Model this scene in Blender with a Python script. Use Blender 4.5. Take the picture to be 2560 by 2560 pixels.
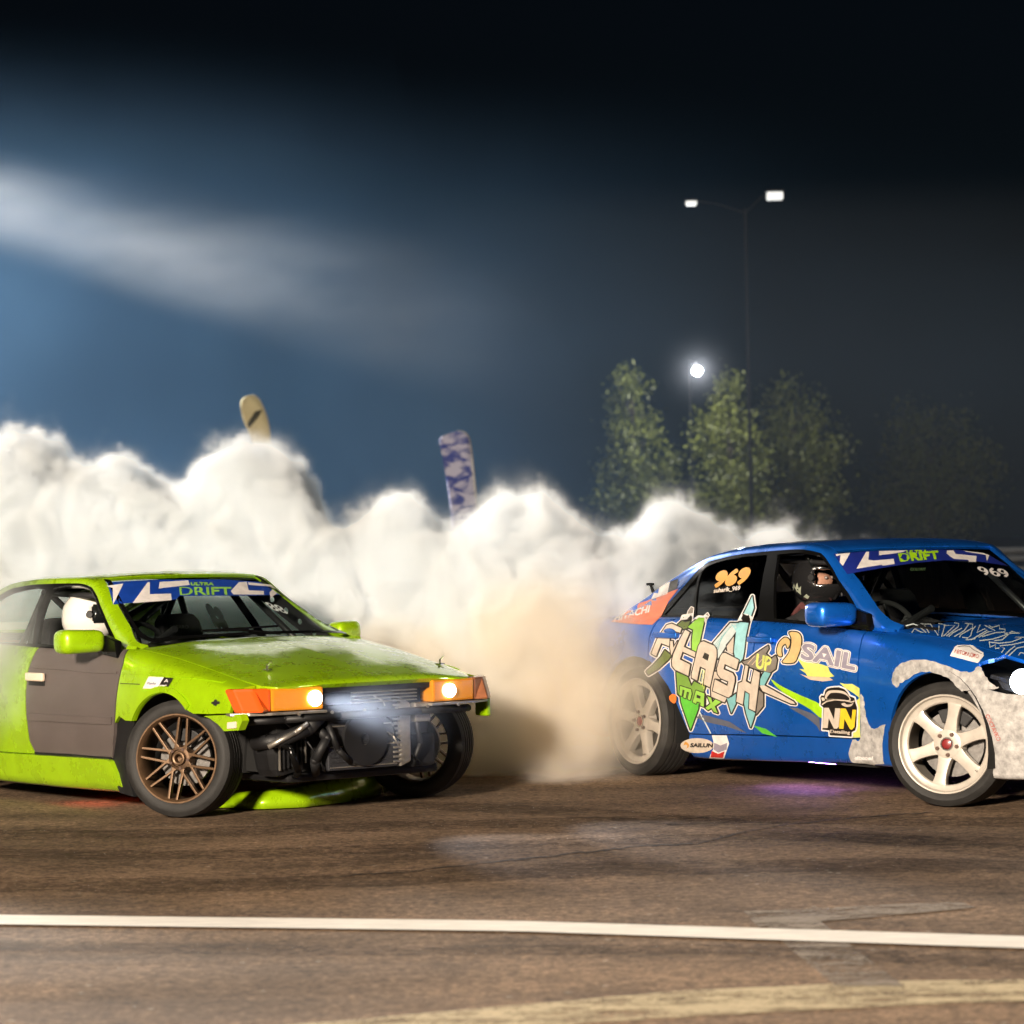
import bpy, bmesh, math, random
import numpy as np
from mathutils import Vector, Matrix
from mathutils.bvhtree import BVHTree
from mathutils.geometry import delaunay_2d_cdt
for o in list(bpy.data.objects): bpy.data.objects.remove(o, do_unlink=True)
SC = bpy.context.scene
COL = SC.collection
rnd = random.Random(7)
R = math.radians

# ------------------------------------------------------------------ camera
CF, CH, CVH, CROLL = 7200.0, 1.35, 1362.0, -1.1      # focal length in photo pixels, eye height, horizon row, roll
CPITCH = math.atan((CVH - 1280) / CF)
CROT = Matrix.Rotation(math.pi / 2 + CPITCH, 3, 'X') @ Matrix.Rotation(R(CROLL), 3, 'Z')
CPOS = Vector((0, 0, CH))
cam_d = bpy.data.cameras.new('camera')
cam_d.sensor_fit = 'HORIZONTAL'; cam_d.sensor_width = 36.0
cam_d.lens = 36.0 * CF / 2560.0
cam_d.clip_start = 0.1; cam_d.clip_end = 3000
cam_d.dof.use_dof = True; cam_d.dof.focus_distance = 15.2; cam_d.dof.aperture_fstop = 3.6
cam = bpy.data.objects.new('camera', cam_d); COL.objects.link(cam)
cam.matrix_world = Matrix.Translation(CPOS) @ CROT.to_4x4()
SC.camera = cam

def ray(u, v):
    d = CROT @ Vector(((u - 1280) / CF, (1280 - v) / CF, -1.0))
    return d
def ground_px(u, v, z=0.0):
    d = ray(u, v); t = (z - CH) / d.z
    return CPOS + d * t
def at_depth(u, v, Y):
    d = ray(u, v); return CPOS + d * (Y / d.y)

# ------------------------------------------------------------------ world, lights, exposure
W = bpy.data.worlds.new('World'); SC.world = W; W.use_nodes = True
nt = W.node_tree; nt.nodes.clear()
sky = nt.nodes.new('ShaderNodeTexSky'); sky.sky_type = 'NISHITA'; sky.sun_disc = False
sky.sun_elevation = R(24); sky.sun_rotation = R(205); sky.ozone_density = 4.0
bg = nt.nodes.new('ShaderNodeBackground'); bg.inputs['Strength'].default_value = 0.0007
wo = nt.nodes.new('ShaderNodeOutputWorld')
nt.links.new(sky.outputs[0], bg.inputs[0]); nt.links.new(bg.outputs[0], wo.inputs[0])

sun_d = bpy.data.lights.new('moonlight', 'SUN'); sun_d.energy = 0.02; sun_d.angle = R(0.5); sun_d.color = (1, .93, .84)
sun = bpy.data.objects.new('moonlight', sun_d); COL.objects.link(sun)
sun.rotation_euler = Vector((0.55, 0.72, -0.42)).to_track_quat('-Z', 'Y').to_euler()

KEY_POS, KEY_AIM, KEY_W = Vector((-9.5, -11.5, 7.8)), Vector((0.2, 16.0, 0.5)), 80000.0
BACK_POS, BACK_AIM, BACK_W = Vector((-23.0, 58.0, 14.0)), Vector((0.0, 18.0, 0.5)), 150000.0

HAZE_D, BAND_D, BEAM_D = 0.0165, 0.031, 0.50
SC.view_settings.view_transform = 'Standard'; SC.view_settings.look = 'None'
SC.view_settings.exposure = 0.0; SC.view_settings.gamma = 1.0
SC.view_settings.use_curve_mapping = False
cy = SC.cycles
cy.use_denoising = True
try: cy.denoiser = 'OPENIMAGEDENOISE'
except Exception: pass
cy.max_bounces = 12; cy.diffuse_bounces = 2; cy.glossy_bounces = 3; cy.transmission_bounces = 6
cy.transparent_max_bounces = 16; cy.volume_bounces = 9
cy.volume_step_rate = 4.0; cy.volume_max_steps = 256
cy.sample_clamp_indirect = 6.0; cy.caustics_reflective = False; cy.caustics_refractive = False
cy.use_adaptive_sampling = True; cy.adaptive_threshold = 0.04

# ------------------------------------------------------------------ small helpers
def link(o, parent=None):
    COL.objects.link(o)
    if parent is not None: o.parent = parent
    return o
def tag(o, label=None, cat=None, group=None, kind=None):
    if label: o['label'] = label
    if cat: o['category'] = cat
    if group: o['group'] = group
    if kind: o['kind'] = kind
    return o
def empty(name, loc=(0, 0, 0), rz=0.0):
    o = bpy.data.objects.new(name, None); COL.objects.link(o)
    o.location = loc; o.rotation_euler = (0, 0, rz); o.empty_display_size = 0.2
    return o
def mesh_obj(name, verts, faces, mat, parent=None, smooth=False):
    me = bpy.data.meshes.new(name)
    me.from_pydata([tuple(v) for v in verts], [], [tuple(f) for f in faces]); me.update()
    if smooth: me.polygons.foreach_set('use_smooth', [True] * len(me.polygons))
    o = bpy.data.objects.new(name, me)
    if mat is not None: me.materials.append(mat)
    return link(o, parent)
def bm_obj(name, bm, mat, parent=None, smooth=False):
    me = bpy.data.meshes.new(name); bm.to_mesh(me); bm.free()
    if smooth: me.polygons.foreach_set('use_smooth', [True] * len(me.polygons))
    if mat is not None: me.materials.append(mat)
    return link(bpy.data.objects.new(name, me), parent)

# ------------------------------------------------------------------ materials
def mat(name, col=(.5, .5, .5), rough=.5, metal=0.0, coat=0.0, coat_rough=.05, spec=None, emis=None, emis_s=0.0, trans=0.0, alpha=1.0, noise=0.0, nscale=8.0, bump=0.0, bscale=200.0, ior=None):
    m = bpy.data.materials.new(name); m.use_nodes = True
    t = m.node_tree; b = t.nodes['Principled BSDF']
    b.inputs['Base Color'].default_value = (*col, 1); b.inputs['Roughness'].default_value = rough
    b.inputs['Metallic'].default_value = metal; b.inputs['Coat Weight'].default_value = coat
    b.inputs['Coat Roughness'].default_value = coat_rough
    if spec is not None: b.inputs['Specular IOR Level'].default_value = spec
    if emis is not None:
        b.inputs['Emission Color'].default_value = (*emis, 1); b.inputs['Emission Strength'].default_value = emis_s
    b.inputs['Transmission Weight'].default_value = trans; b.inputs['Alpha'].default_value = alpha
    if ior: b.inputs['IOR'].default_value = ior
    if noise > 0 or bump > 0:
        tc = t.nodes.new('ShaderNodeTexCoord')
    if noise > 0:
        n = t.nodes.new('ShaderNodeTexNoise'); n.inputs['Scale'].default_value = nscale; n.inputs['Detail'].default_value = 6
        n.inputs['Roughness'].default_value = .65
        t.links.new(tc.outputs['Object'], n.inputs['Vector'])
        r = t.nodes.new('ShaderNodeMapRange'); r.inputs['From Min'].default_value = .3; r.inputs['From Max'].default_value = .7
        r.inputs['To Min'].default_value = 1 - noise; r.inputs['To Max'].default_value = 1 + noise * .6
        t.links.new(n.outputs['Fac'], r.inputs['Value'])
        mx = t.nodes.new('ShaderNodeMix'); mx.data_type = 'RGBA'; mx.blend_type = 'MULTIPLY'; mx.inputs['Factor'].default_value = 1
        mx.inputs['A'].default_value = (*col, 1); t.links.new(r.outputs['Result'], mx.inputs['B'])
        t.links.new(mx.outputs['Result'], b.inputs['Base Color'])
        rr = t.nodes.new('ShaderNodeMapRange'); rr.inputs['To Min'].default_value = max(0.02, rough - .12); rr.inputs['To Max'].default_value = min(1, rough + .15)
        t.links.new(n.outputs['Fac'], rr.inputs['Value']); t.links.new(rr.outputs['Result'], b.inputs['Roughness'])
    if bump > 0:
        n2 = t.nodes.new('ShaderNodeTexNoise'); n2.inputs['Scale'].default_value = bscale; n2.inputs['Detail'].default_value = 3
        t.links.new(tc.outputs['Object'], n2.inputs['Vector'])
        bp = t.nodes.new('ShaderNodeBump'); bp.inputs['Strength'].default_value = bump; bp.inputs['Distance'].default_value = .01
        t.links.new(n2.outputs['Fac'], bp.inputs['Height']); t.links.new(bp.outputs['Normal'], b.inputs['Normal'])
    return m
# ------------------------------------------------------------------ ground
def asphalt():
    m = bpy.data.materials.new('asphalt'); m.use_nodes = True
    t = m.node_tree; b = t.nodes['Principled BSDF']; L = t.links.new
    tc = t.nodes.new('ShaderNodeTexCoord')
    def noise(scale, detail, rough, sx=1, sy=1, rz=0.0):
        mp = t.nodes.new('ShaderNodeMapping'); mp.inputs['Scale'].default_value = (sx, sy, 1); mp.inputs['Rotation'].default_value = (0, 0, rz)
        L(tc.outputs['Object'], mp.inputs['Vector'])
        n = t.nodes.new('ShaderNodeTexNoise'); n.inputs['Scale'].default_value = scale; n.inputs['Detail'].default_value = detail; n.inputs['Roughness'].default_value = rough
        L(mp.outputs[0], n.inputs['Vector']); return n.outputs['Fac']
    def rng(s, a, bb, c, d):
        r = t.nodes.new('ShaderNodeMapRange'); r.inputs['From Min'].default_value = a; r.inputs['From Max'].default_value = bb
        r.inputs['To Min'].default_value = c; r.inputs['To Max'].default_value = d; L(s, r.inputs['Value']); return r.outputs['Result']
    def mul(a, c):
        x = t.nodes.new('ShaderNodeMath'); x.operation = 'MULTIPLY'; L(a, x.inputs[0]); L(c, x.inputs[1]); return x.outputs[0]
    g1 = rng(noise(46, 3, .75), .28, .72, .25, 1.85)             # aggregate
    g2 = rng(noise(21, 4, .75, .8, 1), .32, .68, .42, 1.65)      # scuffed surface
    s1 = rng(noise(1.5, 6, .66, .7, 1.0, .12), .35, .65, .62, 1.36)  # rubber patches
    s3 = rng(noise(.35, 3, .5), .3, .7, .75, 1.25)
    v = mul(mul(mul(g1, g2), s1), s3)
    mx = t.nodes.new('ShaderNodeMix'); mx.data_type = 'RGBA'; mx.blend_type = 'MULTIPLY'; mx.inputs['Factor'].default_value = 1
    mx.inputs['A'].default_value = (.160, .107, .068, 1); L(v, mx.inputs['B']); L(mx.outputs['Result'], b.inputs['Base Color'])
    # pale chippings
    vo = t.nodes.new('ShaderNodeTexVoronoi'); vo.inputs['Scale'].default_value = 16
    mp = t.nodes.new('ShaderNodeMapping'); mp.inputs['Scale'].default_value = (.6, 1, 1); L(tc.outputs['Object'], mp.inputs['Vector']); L(mp.outputs[0], vo.inputs['Vector'])
    lt = t.nodes.new('ShaderNodeMath'); lt.operation = 'LESS_THAN'; lt.inputs[1].default_value = .10; L(vo.outputs['Distance'], lt.inputs[0])
    wn = t.nodes.new('ShaderNodeTexWhiteNoise'); L(vo.outputs['Position'], wn.inputs['Vector'])
    gt = t.nodes.new('ShaderNodeMath'); gt.operation = 'GREATER_THAN'; gt.inputs[1].default_value = .84; L(wn.outputs['Value'], gt.inputs[0])
    m2 = t.nodes.new('ShaderNodeMix'); m2.data_type = 'RGBA'; L(mul(lt.outputs[0], gt.outputs[0]), m2.inputs['Factor'])
    L(mx.outputs['Result'], m2.inputs['A']); m2.inputs['B'].default_value = (.45, .40, .33, 1); L(m2.outputs['Result'], b.inputs['Base Color'])
    L(rng(noise(1.6, 6, .62, .10, 1.1), .3, .7, .72, .95), b.inputs['Roughness'])
    b.inputs['Specular IOR Level'].default_value = .18
    bp = t.nodes.new('ShaderNodeBump'); bp.inputs['Strength'].default_value = .55; bp.inputs['Distance'].default_value = .006
    L(noise(150, 4, .7), bp.inputs['Height']); L(bp.outputs['Normal'], b.inputs['Normal'])
    return m
M_ASPHALT = asphalt()
gv = [(-900, -40, 0), (900, -40, 0), (900, 1500, 0), (-900, 1500, 0)]
tag(mesh_obj('ground', gv, [(0, 1, 2, 3)], M_ASPHALT), kind='structure')

def paint(name, col, wear, wscale=7.0):
    m = bpy.data.materials.new(name); m.use_nodes = True
    t = m.node_tree; b = t.nodes['Principled BSDF']; L = t.links.new
    tc = t.nodes.new('ShaderNodeTexCoord')
    def nz(s, d, sx):
        mp = t.nodes.new('ShaderNodeMapping'); mp.inputs['Scale'].default_value = (sx, 1, 1); L(tc.outputs['Object'], mp.inputs['Vector'])
        n = t.nodes.new('ShaderNodeTexNoise'); n.inputs['Scale'].default_value = s; n.inputs['Detail'].default_value = 5; n.inputs['Roughness'].default_value = .7
        L(mp.outputs[0], n.inputs['Vector']); return n.outputs['Fac']
    r = t.nodes.new('ShaderNodeMapRange'); r.inputs['From Min'].default_value = .35; r.inputs['From Max'].default_value = .65
    r.inputs['To Min'].default_value = .82; r.inputs['To Max'].default_value = 1.08; L(nz(30, 0, .2), r.inputs['Value'])
    mx = t.nodes.new('ShaderNodeMix'); mx.data_type = 'RGBA'; mx.blend_type = 'MULTIPLY'; mx.inputs['Factor'].default_value = 1
    mx.inputs['A'].default_value = (*col, 1); L(r.outputs[0], mx.inputs['B']); L(mx.outputs['Result'], b.inputs['Base Color'])
    b.inputs['Roughness'].default_value = .6
    if wear > 0:
        ad = t.nodes.new('ShaderNodeMath'); ad.operation = 'ADD'; L(nz(wscale, 0, .35), ad.inputs[0])
        q = t.nodes.new('ShaderNodeMath'); q.operation = 'MULTIPLY'; q.inputs[1].default_value = .9; L(nz(95, 0, .5), q.inputs[0]); L(q.outputs[0], ad.inputs[1])
        r2 = t.nodes.new('ShaderNodeMapRange'); r2.inputs['From Min'].default_value = .95 * (.75 + wear * .25) - .08; r2.inputs['From Max'].default_value = .95 * (.75 + wear * .25) + .16
        L(ad.outputs[0], r2.inputs['Value']); L(r2.outputs[0], b.inputs['Alpha'])
    return m
M_LINE = paint('line_paint', (.88, .84, .77), 0)
M_LINE_OLD = paint('worn_paint', (.56, .46, .29), .60)
M_LINE_GHOST = paint('faded_paint', (.30, .25, .20), .70)

def strip_px(name, top, bot, mat, z, n=60):
    """a painted strip on the ground between two photo rows-of-points"""
    def samp(pts, k):
        us = [p[0] for p in pts]; vs = [p[1] for p in pts]; q = np.linspace(0, 1, k)
        s = np.linspace(0, 1, len(pts)); return np.interp(q, s, us), np.interp(q, s, vs)
    tu, tv = samp(top, n); bu, bv = samp(bot, n); V = []; F = []
    for i in range(n):
        a = ground_px(tu[i], tv[i]); c = ground_px(bu[i], bv[i])
        V += [(a.x, a.y, z), (c.x, c.y, z)]
    for i in range(n - 1): F.append((2 * i, 2 * i + 1, 2 * i + 3, 2 * i + 2))
    return tag(mesh_obj(name, V, F, mat), kind='structure')
strip_px('road_marking', [(-1280, 2266), (0, 2292), (1280, 2307), (2560, 2346), (3840, 2388), (5120, 2430)], [(-1280, 2288), (0, 2316), (1280, 2333), (2560, 2376), (3840, 2423), (5120, 2470)], M_LINE, .008)
strip_px('worn_road_marking', [(560, 2580), (1200, 2524), (1700, 2480), (2240, 2455), (2900, 2448)], [(1000, 2640), (1450, 2562), (1900, 2535), (2400, 2510), (2900, 2494)], M_LINE_OLD, .004)
strip_px('faded_road_marking', [(1860, 2281), (2400, 2256)], [(1895, 2320), (2440, 2272)], M_LINE_GHOST, .0045, 20)
strip_px('faded_road_marking', [(1900, 2298), (1950, 2354), (2090, 2470)], [(2040, 2298), (2110, 2354), (2260, 2470)], M_LINE_GHOST, .006, 30)
# tar-filled crack
M_CRACK = mat('crack_filler', (.012, .010, .009), .7)
cp = [(820, 2196), (1010, 2181), (1280, 2152), (1480, 2130), (1580, 2119), (1750, 2110), (1830, 2088), (1990, 2060), (2200, 2040), (2330, 2032)]
cu = np.interp(np.linspace(0, 1, 90), np.linspace(0, 1, len(cp)), [p[0] for p in cp]); cv = np.interp(np.linspace(0, 1, 90), np.linspace(0, 1, len(cp)), [p[1] for p in cp])
V = []; F = []
for i in range(90):
    a = ground_px(cu[i], cv[i] + rnd.uniform(-2, 2)); w = rnd.uniform(.006, .018)
    V += [(a.x, a.y - w, .0035), (a.x, a.y + w, .0035)]
    if i: F.append((2 * i - 2, 2 * i, 2 * i + 1, 2 * i - 1))
tag(mesh_obj('ground_crack', V, F, M_CRACK), kind='structure')

# rubber left by earlier runs
def rubber():
    m = bpy.data.materials.new('tyre_rubber_mark'); m.use_nodes = True; t = m.node_tree; b = t.nodes['Principled BSDF']; L = t.links.new
    b.inputs['Base Color'].default_value = (.022, .017, .014, 1); b.inputs['Roughness'].default_value = .7; b.inputs['Specular IOR Level'].default_value = .2
    tc = t.nodes.new('ShaderNodeTexCoord'); n = t.nodes.new('ShaderNodeTexNoise'); n.inputs['Scale'].default_value = 9; n.inputs['Detail'].default_value = 8; n.inputs['Roughness'].default_value = .75; L(tc.outputs['Object'], n.inputs['Vector'])
    r = t.nodes.new('ShaderNodeMapRange'); r.inputs['From Min'].default_value = .36; r.inputs['From Max'].default_value = .80; r.inputs['To Max'].default_value = .62; L(n.outputs['Fac'], r.inputs['Value']); L(r.outputs[0], b.inputs['Alpha']); return m
M_MARK = rubber()
def tyre_mark(px, w, z):
    P = [ground_px(u, v) for u, v in px]; n = 50; V = []; F = []; k = np.linspace(0, 1, len(P)); q = np.linspace(0, 1, n)
    xs = np.interp(q, k, [p.x for p in P]); ys = np.interp(q, k, [p.y for p in P])
    for _ in range(6): xs[1:-1] = (xs[:-2] + xs[2:] + 2 * xs[1:-1]) / 4; ys[1:-1] = (ys[:-2] + ys[2:] + 2 * ys[1:-1]) / 4
    for i in range(n):
        j0, j1 = max(0, i - 1), min(n - 1, i + 1); d = Vector((xs[j1] - xs[j0], ys[j1] - ys[j0], 0)).normalized(); s = Vector((-d.y, d.x, 0)) * w * .5 * rnd.uniform(.85, 1.15)
        V += [(xs[i] + s.x, ys[i] + s.y, z), (xs[i] - s.x, ys[i] - s.y, z)]
        if i: F.append((2 * i - 2, 2 * i - 1, 2 * i + 1, 2 * i))
    return tag(mesh_obj('tyre_mark', V, F, M_MARK), kind='structure')
for i, (px, ww) in enumerate([([(-300, 2090), (400, 2085), (1100, 2062), (1900, 2046), (2800, 2060)], .24), ([(-300, 2130), (500, 2140), (1300, 2110), (2000, 2090), (2900, 2120)], .20), ([(-300, 2210), (600, 2216), (1400, 2176), (2200, 2160), (2900, 2180)], .26),                               ([(1000, 2010), (1500, 2035), (2000, 2075), (2900, 2170)], .22), ([(-300, 2360), (900, 2380), (1800, 2372), (2900, 2430)], .12)]): tyre_mark(px, ww * 1.9, .0012 + .0003 * i)
# ------------------------------------------------------------------ floodlight masts (outside the frame, they light the place)
M_STEEL = mat('galvanised_steel', (.32, .33, .34), .5, .7, noise=.15)
def cyl(bm, a, b, r0, r1=None, n=12, caps=True):
    a = Vector(a); b = Vector(b); r1 = r0 if r1 is None else r1
    d = (b - a); L = d.length
    q = d.to_track_quat('Z', 'Y').to_matrix().to_4x4(); q.translation = (a + b) / 2
    bmesh.ops.create_cone(bm, cap_ends=caps, cap_tris=False, segments=n, radius1=r0, radius2=r1, depth=L, matrix=q)
def box(bm, c, s, rot=None):
    mtx = Matrix.Translation(Vector(c)) @ (rot.to_4x4() if rot is not None else Matrix.Identity(4)) @ Matrix.Diagonal((*s, 1))
    bmesh.ops.create_cube(bm, size=1.0, matrix=mtx)
def lamp_mat(name, col, s): return mat(name, (.8, .8, .8), .4, emis=col, emis_s=s)
def floodlight(name, pos, aim, watts, col, label, size_deg, blend, r=.5):
    root = empty(name, (pos.x, pos.y, 0)); tag(root, label, 'floodlight')
    bm = bmesh.new(); cyl(bm, (0, 0, 0), (0, 0, pos.z - .1), .16, .08, 16); bm_obj('mast', bm, M_STEEL, root)
    q = (aim - pos).to_track_quat('-Z', 'Y')
    bm = bmesh.new(); box(bm, (0, 0, .16), (1.3, .9, .2)); box(bm, (0, 0, .06), (1.36, .96, .03))
    h = bm_obj('lamp_head', bm, M_STEEL, root); h.location = (0, 0, pos.z); h.rotation_euler = q.to_euler()
    l = bpy.data.lights.new('floodlight_beam', 'SPOT'); l.energy = watts; l.color = col; l.spot_size = R(size_deg); l.spot_blend = blend; l.shadow_soft_size = r
    lo = link(bpy.data.objects.new('floodlight_beam', l), root); lo.location = (0, 0, pos.z); lo.rotation_euler = q.to_euler()
    lo.location += (aim - pos).normalized() * .15
    return root
floodlight('floodlight_mast', KEY_POS, KEY_AIM, KEY_W, (1.0, .845, .675), 'tall floodlight mast throwing warm light from beside the track', 52, .6, 1.4)
floodlight('floodlight_mast', BACK_POS, BACK_AIM, BACK_W, (1.0, .95, .88), 'tall floodlight mast throwing cold light from beyond the smoke', 160, .35, 1.2)
# ------------------------------------------------------------------ car-building library
def pslopes(X, Y):
    """monotone cubic slopes along axis 0"""
    h = np.diff(X); sh = (len(h),) + (1,) * (Y.ndim - 1); d = np.diff(Y, axis=0) / h.reshape(sh)
    m = np.zeros_like(Y); m[0] = d[0]; m[-1] = d[-1]
    a, b = d[:-1], d[1:]; ok = (a * b) > 0
    m[1:-1] = np.where(ok, 2 * a * b / np.where(ok, a + b, 1), 0.0)
    return m
def herm(p0, p1, m0, m1, s, h):
    s2, s3 = s * s, s * s * s
    return (2 * s3 - 3 * s2 + 1) * p0 + (s3 - 2 * s2 + s) * h * m0 + (-2 * s3 + 3 * s2) * p1 + (s3 - s2) * h * m1
class Loft:
    """half body skin: x station, t runs round the section; S[n,m,2] = (half width, height)"""
    def __init__(s, X, S):
        o = np.argsort(X); s.X = np.asarray(X, float)[o]; s.S = np.asarray(S, float)[o]; s.M = pslopes(s.X, s.S); s.tm = s.S.shape[1] - 1
    def ev(s, x, t):
        x = np.clip(np.asarray(x, float), s.X[0], s.X[-1]); t = np.clip(np.asarray(t, float), 0, s.tm)
        i = np.clip(np.searchsorted(s.X, x, side='right') - 1, 0, len(s.X) - 2); h = (s.X[i + 1] - s.X[i]); q = ((x - s.X[i]) / h)[:, None, None]
        C = herm(s.S[i], s.S[i + 1], s.M[i], s.M[i + 1], q, h[:, None, None])       # k,m,2
        T = np.arange(s.tm + 1, dtype=float); m = np.moveaxis(pslopes(T, np.moveaxis(C, 1, 0)), 0, 1)
        j = np.clip(t.astype(int), 0, s.tm - 1); k = np.arange(len(x)); r = (t - j)[:, None]
        P = herm(C[k, j], C[k, j + 1], m[k, j], m[k, j + 1], r, 1.0)
        return np.column_stack([x, P])
    def normal(s, x, t):
        e = .004; xa = np.clip(x + e, s.X[0], s.X[-1]); xb = np.clip(x - e, s.X[0], s.X[-1])
        dx = s.ev(xa, t) - s.ev(xb, t); ta = np.clip(t + .03, 0, s.tm); tb = np.clip(t - .03, 0, s.tm)
        dt = s.ev(x, ta) - s.ev(x, tb)
        n = -np.cross(dx, dt); l = np.linalg.norm(n, axis=1, keepdims=True); return n / np.maximum(l, 1e-12)
    def t_of_z(s, x, z, tmax=7.0):
        tt = np.linspace(0, tmax, 141); zz = s.ev(np.full(141, x), tt)[:, 2]
        return float(np.interp(z, zz, tt)) if z < zz[-1] else tmax
    def xz(s, pts, tmax=7.0): return [(x, s.t_of_z(x, z, tmax)) for x, z in pts]

def inside(P, loops):
    P = np.asarray(P, float); r = np.zeros(len(P), bool)
    for L in loops:
        L = np.asarray(L, float); a, b = L, np.roll(L, -1, 0)
        for (x0, y0), (x1, y1) in zip(a, b):
            if y0 == y1: continue
            c = ((y0 > P[:, 1]) != (y1 > P[:, 1])) & (P[:, 0] < (x1 - x0) * (P[:, 1] - y0) / (y1 - y0) + x0)
            r ^= c
    return r
def densify(L, d):
    out = []
    for i in range(len(L)):
        a = np.array(L[i], float); b = np.array(L[(i + 1) % len(L)], float); n = max(1, int(np.ceil(np.linalg.norm(b - a) / d)))
        for k in range(n): out.append(tuple(a + (b - a) * k / n))
    return out
def seg_dist(P, loops):
    D = np.full(len(P), 1e9)
    for L in loops:
        L = np.asarray(L, float); a, b = L, np.roll(L, -1, 0)
        for p, q in zip(a, b):
            d = q - p; l = max(d @ d, 1e-12); s = np.clip(((P - p) @ d) / l, 0, 1)
            D = np.minimum(D, np.linalg.norm(P - (p + s[:, None] * d), axis=1))
    return D
def offset_loop(L, w):
    """outer offset with round corners (self crossings are sorted out by the fill test)"""
    L = [np.array(p, float) for p in L]; n = len(L); ar = sum(L[i][0] * L[(i + 1) % n][1] - L[(i + 1) % n][0] * L[i][1] for i in range(n))
    if ar < 0: L = L[::-1]
    out = []
    for i in range(n):
        p, q, r = L[i - 1], L[i], L[(i + 1) % n]; d0 = q - p; d1 = r - q
        if np.linalg.norm(d0) < 1e-9 or np.linalg.norm(d1) < 1e-9: continue
        d0 /= np.linalg.norm(d0); d1 /= np.linalg.norm(d1)
        a0 = math.atan2(-d0[0], d0[1]); a1 = math.atan2(-d1[0], d1[1]); da = (a1 - a0 + math.pi) % (2 * math.pi) - math.pi
        if da > .1:
            k = max(2, int(da / .5) + 1)
            for j in range(k + 1):
                a = a0 + da * j / k; out.append((q[0] + w * math.cos(a), q[1] + w * math.sin(a)))
        else:
            a = a0 + da / 2; c = max(.4, math.cos(da / 2)); out.append((q[0] + w / c * math.cos(a), q[1] + w / c * math.sin(a)))
    return out
def inside_any(P, shapes):
    r = np.zeros(len(P), bool)
    for S in shapes: r |= inside(P, S)
    return r
def fill(loops, step, grow=0.0, grid=None, shapes=None):
    """2-D triangulation of loops (even-odd; union of shapes if given) with interior grid points -> pts, tris"""
    if shapes is not None: loops = [L for S in shapes for L in S]
    else: shapes = [loops]
    src = loops
    if grow > 0: loops = [offset_loop(L, grow) for L in loops]
    pts = []; edges = []
    for L in loops:
        L = densify(L, step); b = len(pts); pts += L; edges += [(b + i, b + (i + 1) % len(L)) for i in range(len(L))]
    A = np.array(pts); lo, hi = A.min(0), A.max(0); gx = step if grid is None else grid[0]; gy = step if grid is None else grid[1]
    X, Y = np.meshgrid(np.arange(lo[0] + gx * .5, hi[0], gx), np.arange(lo[1] + gy * .5, hi[1], gy)); G = np.column_stack([X.ravel(), Y.ravel()])
    if len(G):
        k = inside_any(G, shapes)
        if grow > 0: k |= seg_dist(G, src) < grow * .9
        G = G[k]
        if len(G):
            G = G[seg_dist(G, loops) > min(gx, gy) * .35]; pts += [tuple(p) for p in G]
    V, E, F, *_ = delaunay_2d_cdt([Vector(p) for p in pts], edges, [], 0, 1e-6)
    V = np.array([(v.x, v.y) for v in V]); F = np.array(F)
    c = V[F].mean(1); k = inside_any(c, shapes)
    if grow > 0: k |= seg_dist(c, src) < grow
    d1, d2 = V[F[:, 1]] - V[F[:, 0]], V[F[:, 2]] - V[F[:, 0]]; k &= np.abs(d1[:, 0] * d2[:, 1] - d1[:, 1] * d2[:, 0]) > 1e-4 * step * step
    F = F[k]; used = np.unique(F); mp = -np.ones(len(V), int); mp[used] = np.arange(len(used))
    return V[used], mp[F]
TS = .085     # metres that one unit of t counts for when meshing
def finish_panel(name, V, N, F, m, parent, thick, seam_y=None, two=None):
    """skin + returned edges, with exact normals; V,N in car space"""
    V = np.asarray(V); N = np.asarray(N); F = np.asarray(F)
    fn = np.cross(V[F[:, 1]] - V[F[:, 0]], V[F[:, 2]] - V[F[:, 0]]); flip = (fn * N[F].mean(1)).sum(1) < 0
    F[flip] = F[flip][:, [0, 2, 1]]
    verts = [tuple(v) for v in V]; faces = [tuple(int(i) for i in f) for f in F]; ln = [tuple(N[i]) for f in faces for i in f]
    if thick > 0:
        cnt = {}
        for f in faces:
            for i in range(3):
                a, b = f[i], f[(i + 1) % 3]; cnt.setdefault((min(a, b), max(a, b)), []).append((a, b))
        inner = {}
        for k, e in cnt.items():
            if len(e) != 1: continue
            a, b = e[0]
            if seam_y is not None and abs(V[a][1]) < seam_y and abs(V[b][1]) < seam_y: continue
            for q in (a, b):
                if q not in inner: inner[q] = len(verts); verts.append(tuple(V[q] - N[q] * thick))
            ff = (b, a, inner[a], inner[b]); p = [np.array(verts[i]) for i in ff]
            nn = np.cross(p[1] - p[0], p[3] - p[0]); l = np.linalg.norm(nn); nn = nn / l if l > 1e-12 else N[a]
            faces.append(ff); ln += [tuple(nn)] * 4
    o = mesh_obj(name, verts, faces, m, parent, True)
    o.data.normals_split_custom_set(ln)
    return o
def panel(name, loft, loops, m, parent, side=-1, thick=.02, off=0.0, dx=.05, dt=.3):
    L2 = [[(x, t * TS) for x, t in L] for L in loops]
    P, F = fill(L2, min(dx, dt * TS) * 1.2, grid=(dx, dt * TS))
    x, t = P[:, 0], P[:, 1] / TS
    V = loft.ev(x, t); N = loft.normal(x, t); V = V + N * off
    ys = {-1: [-1], 1: [1], 0: [1, -1]}[side]; VV = []; NN = []; FF = []
    for s in ys:
        k = np.array([1, s, 1]); FF.append(F + sum(len(v) for v in VV)); VV.append(V * k); NN.append(N * k)
    return finish_panel(name, np.vstack(VV), np.vstack(NN), np.vstack(FF), m, parent, thick, .004 if side == 0 else None)

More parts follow.
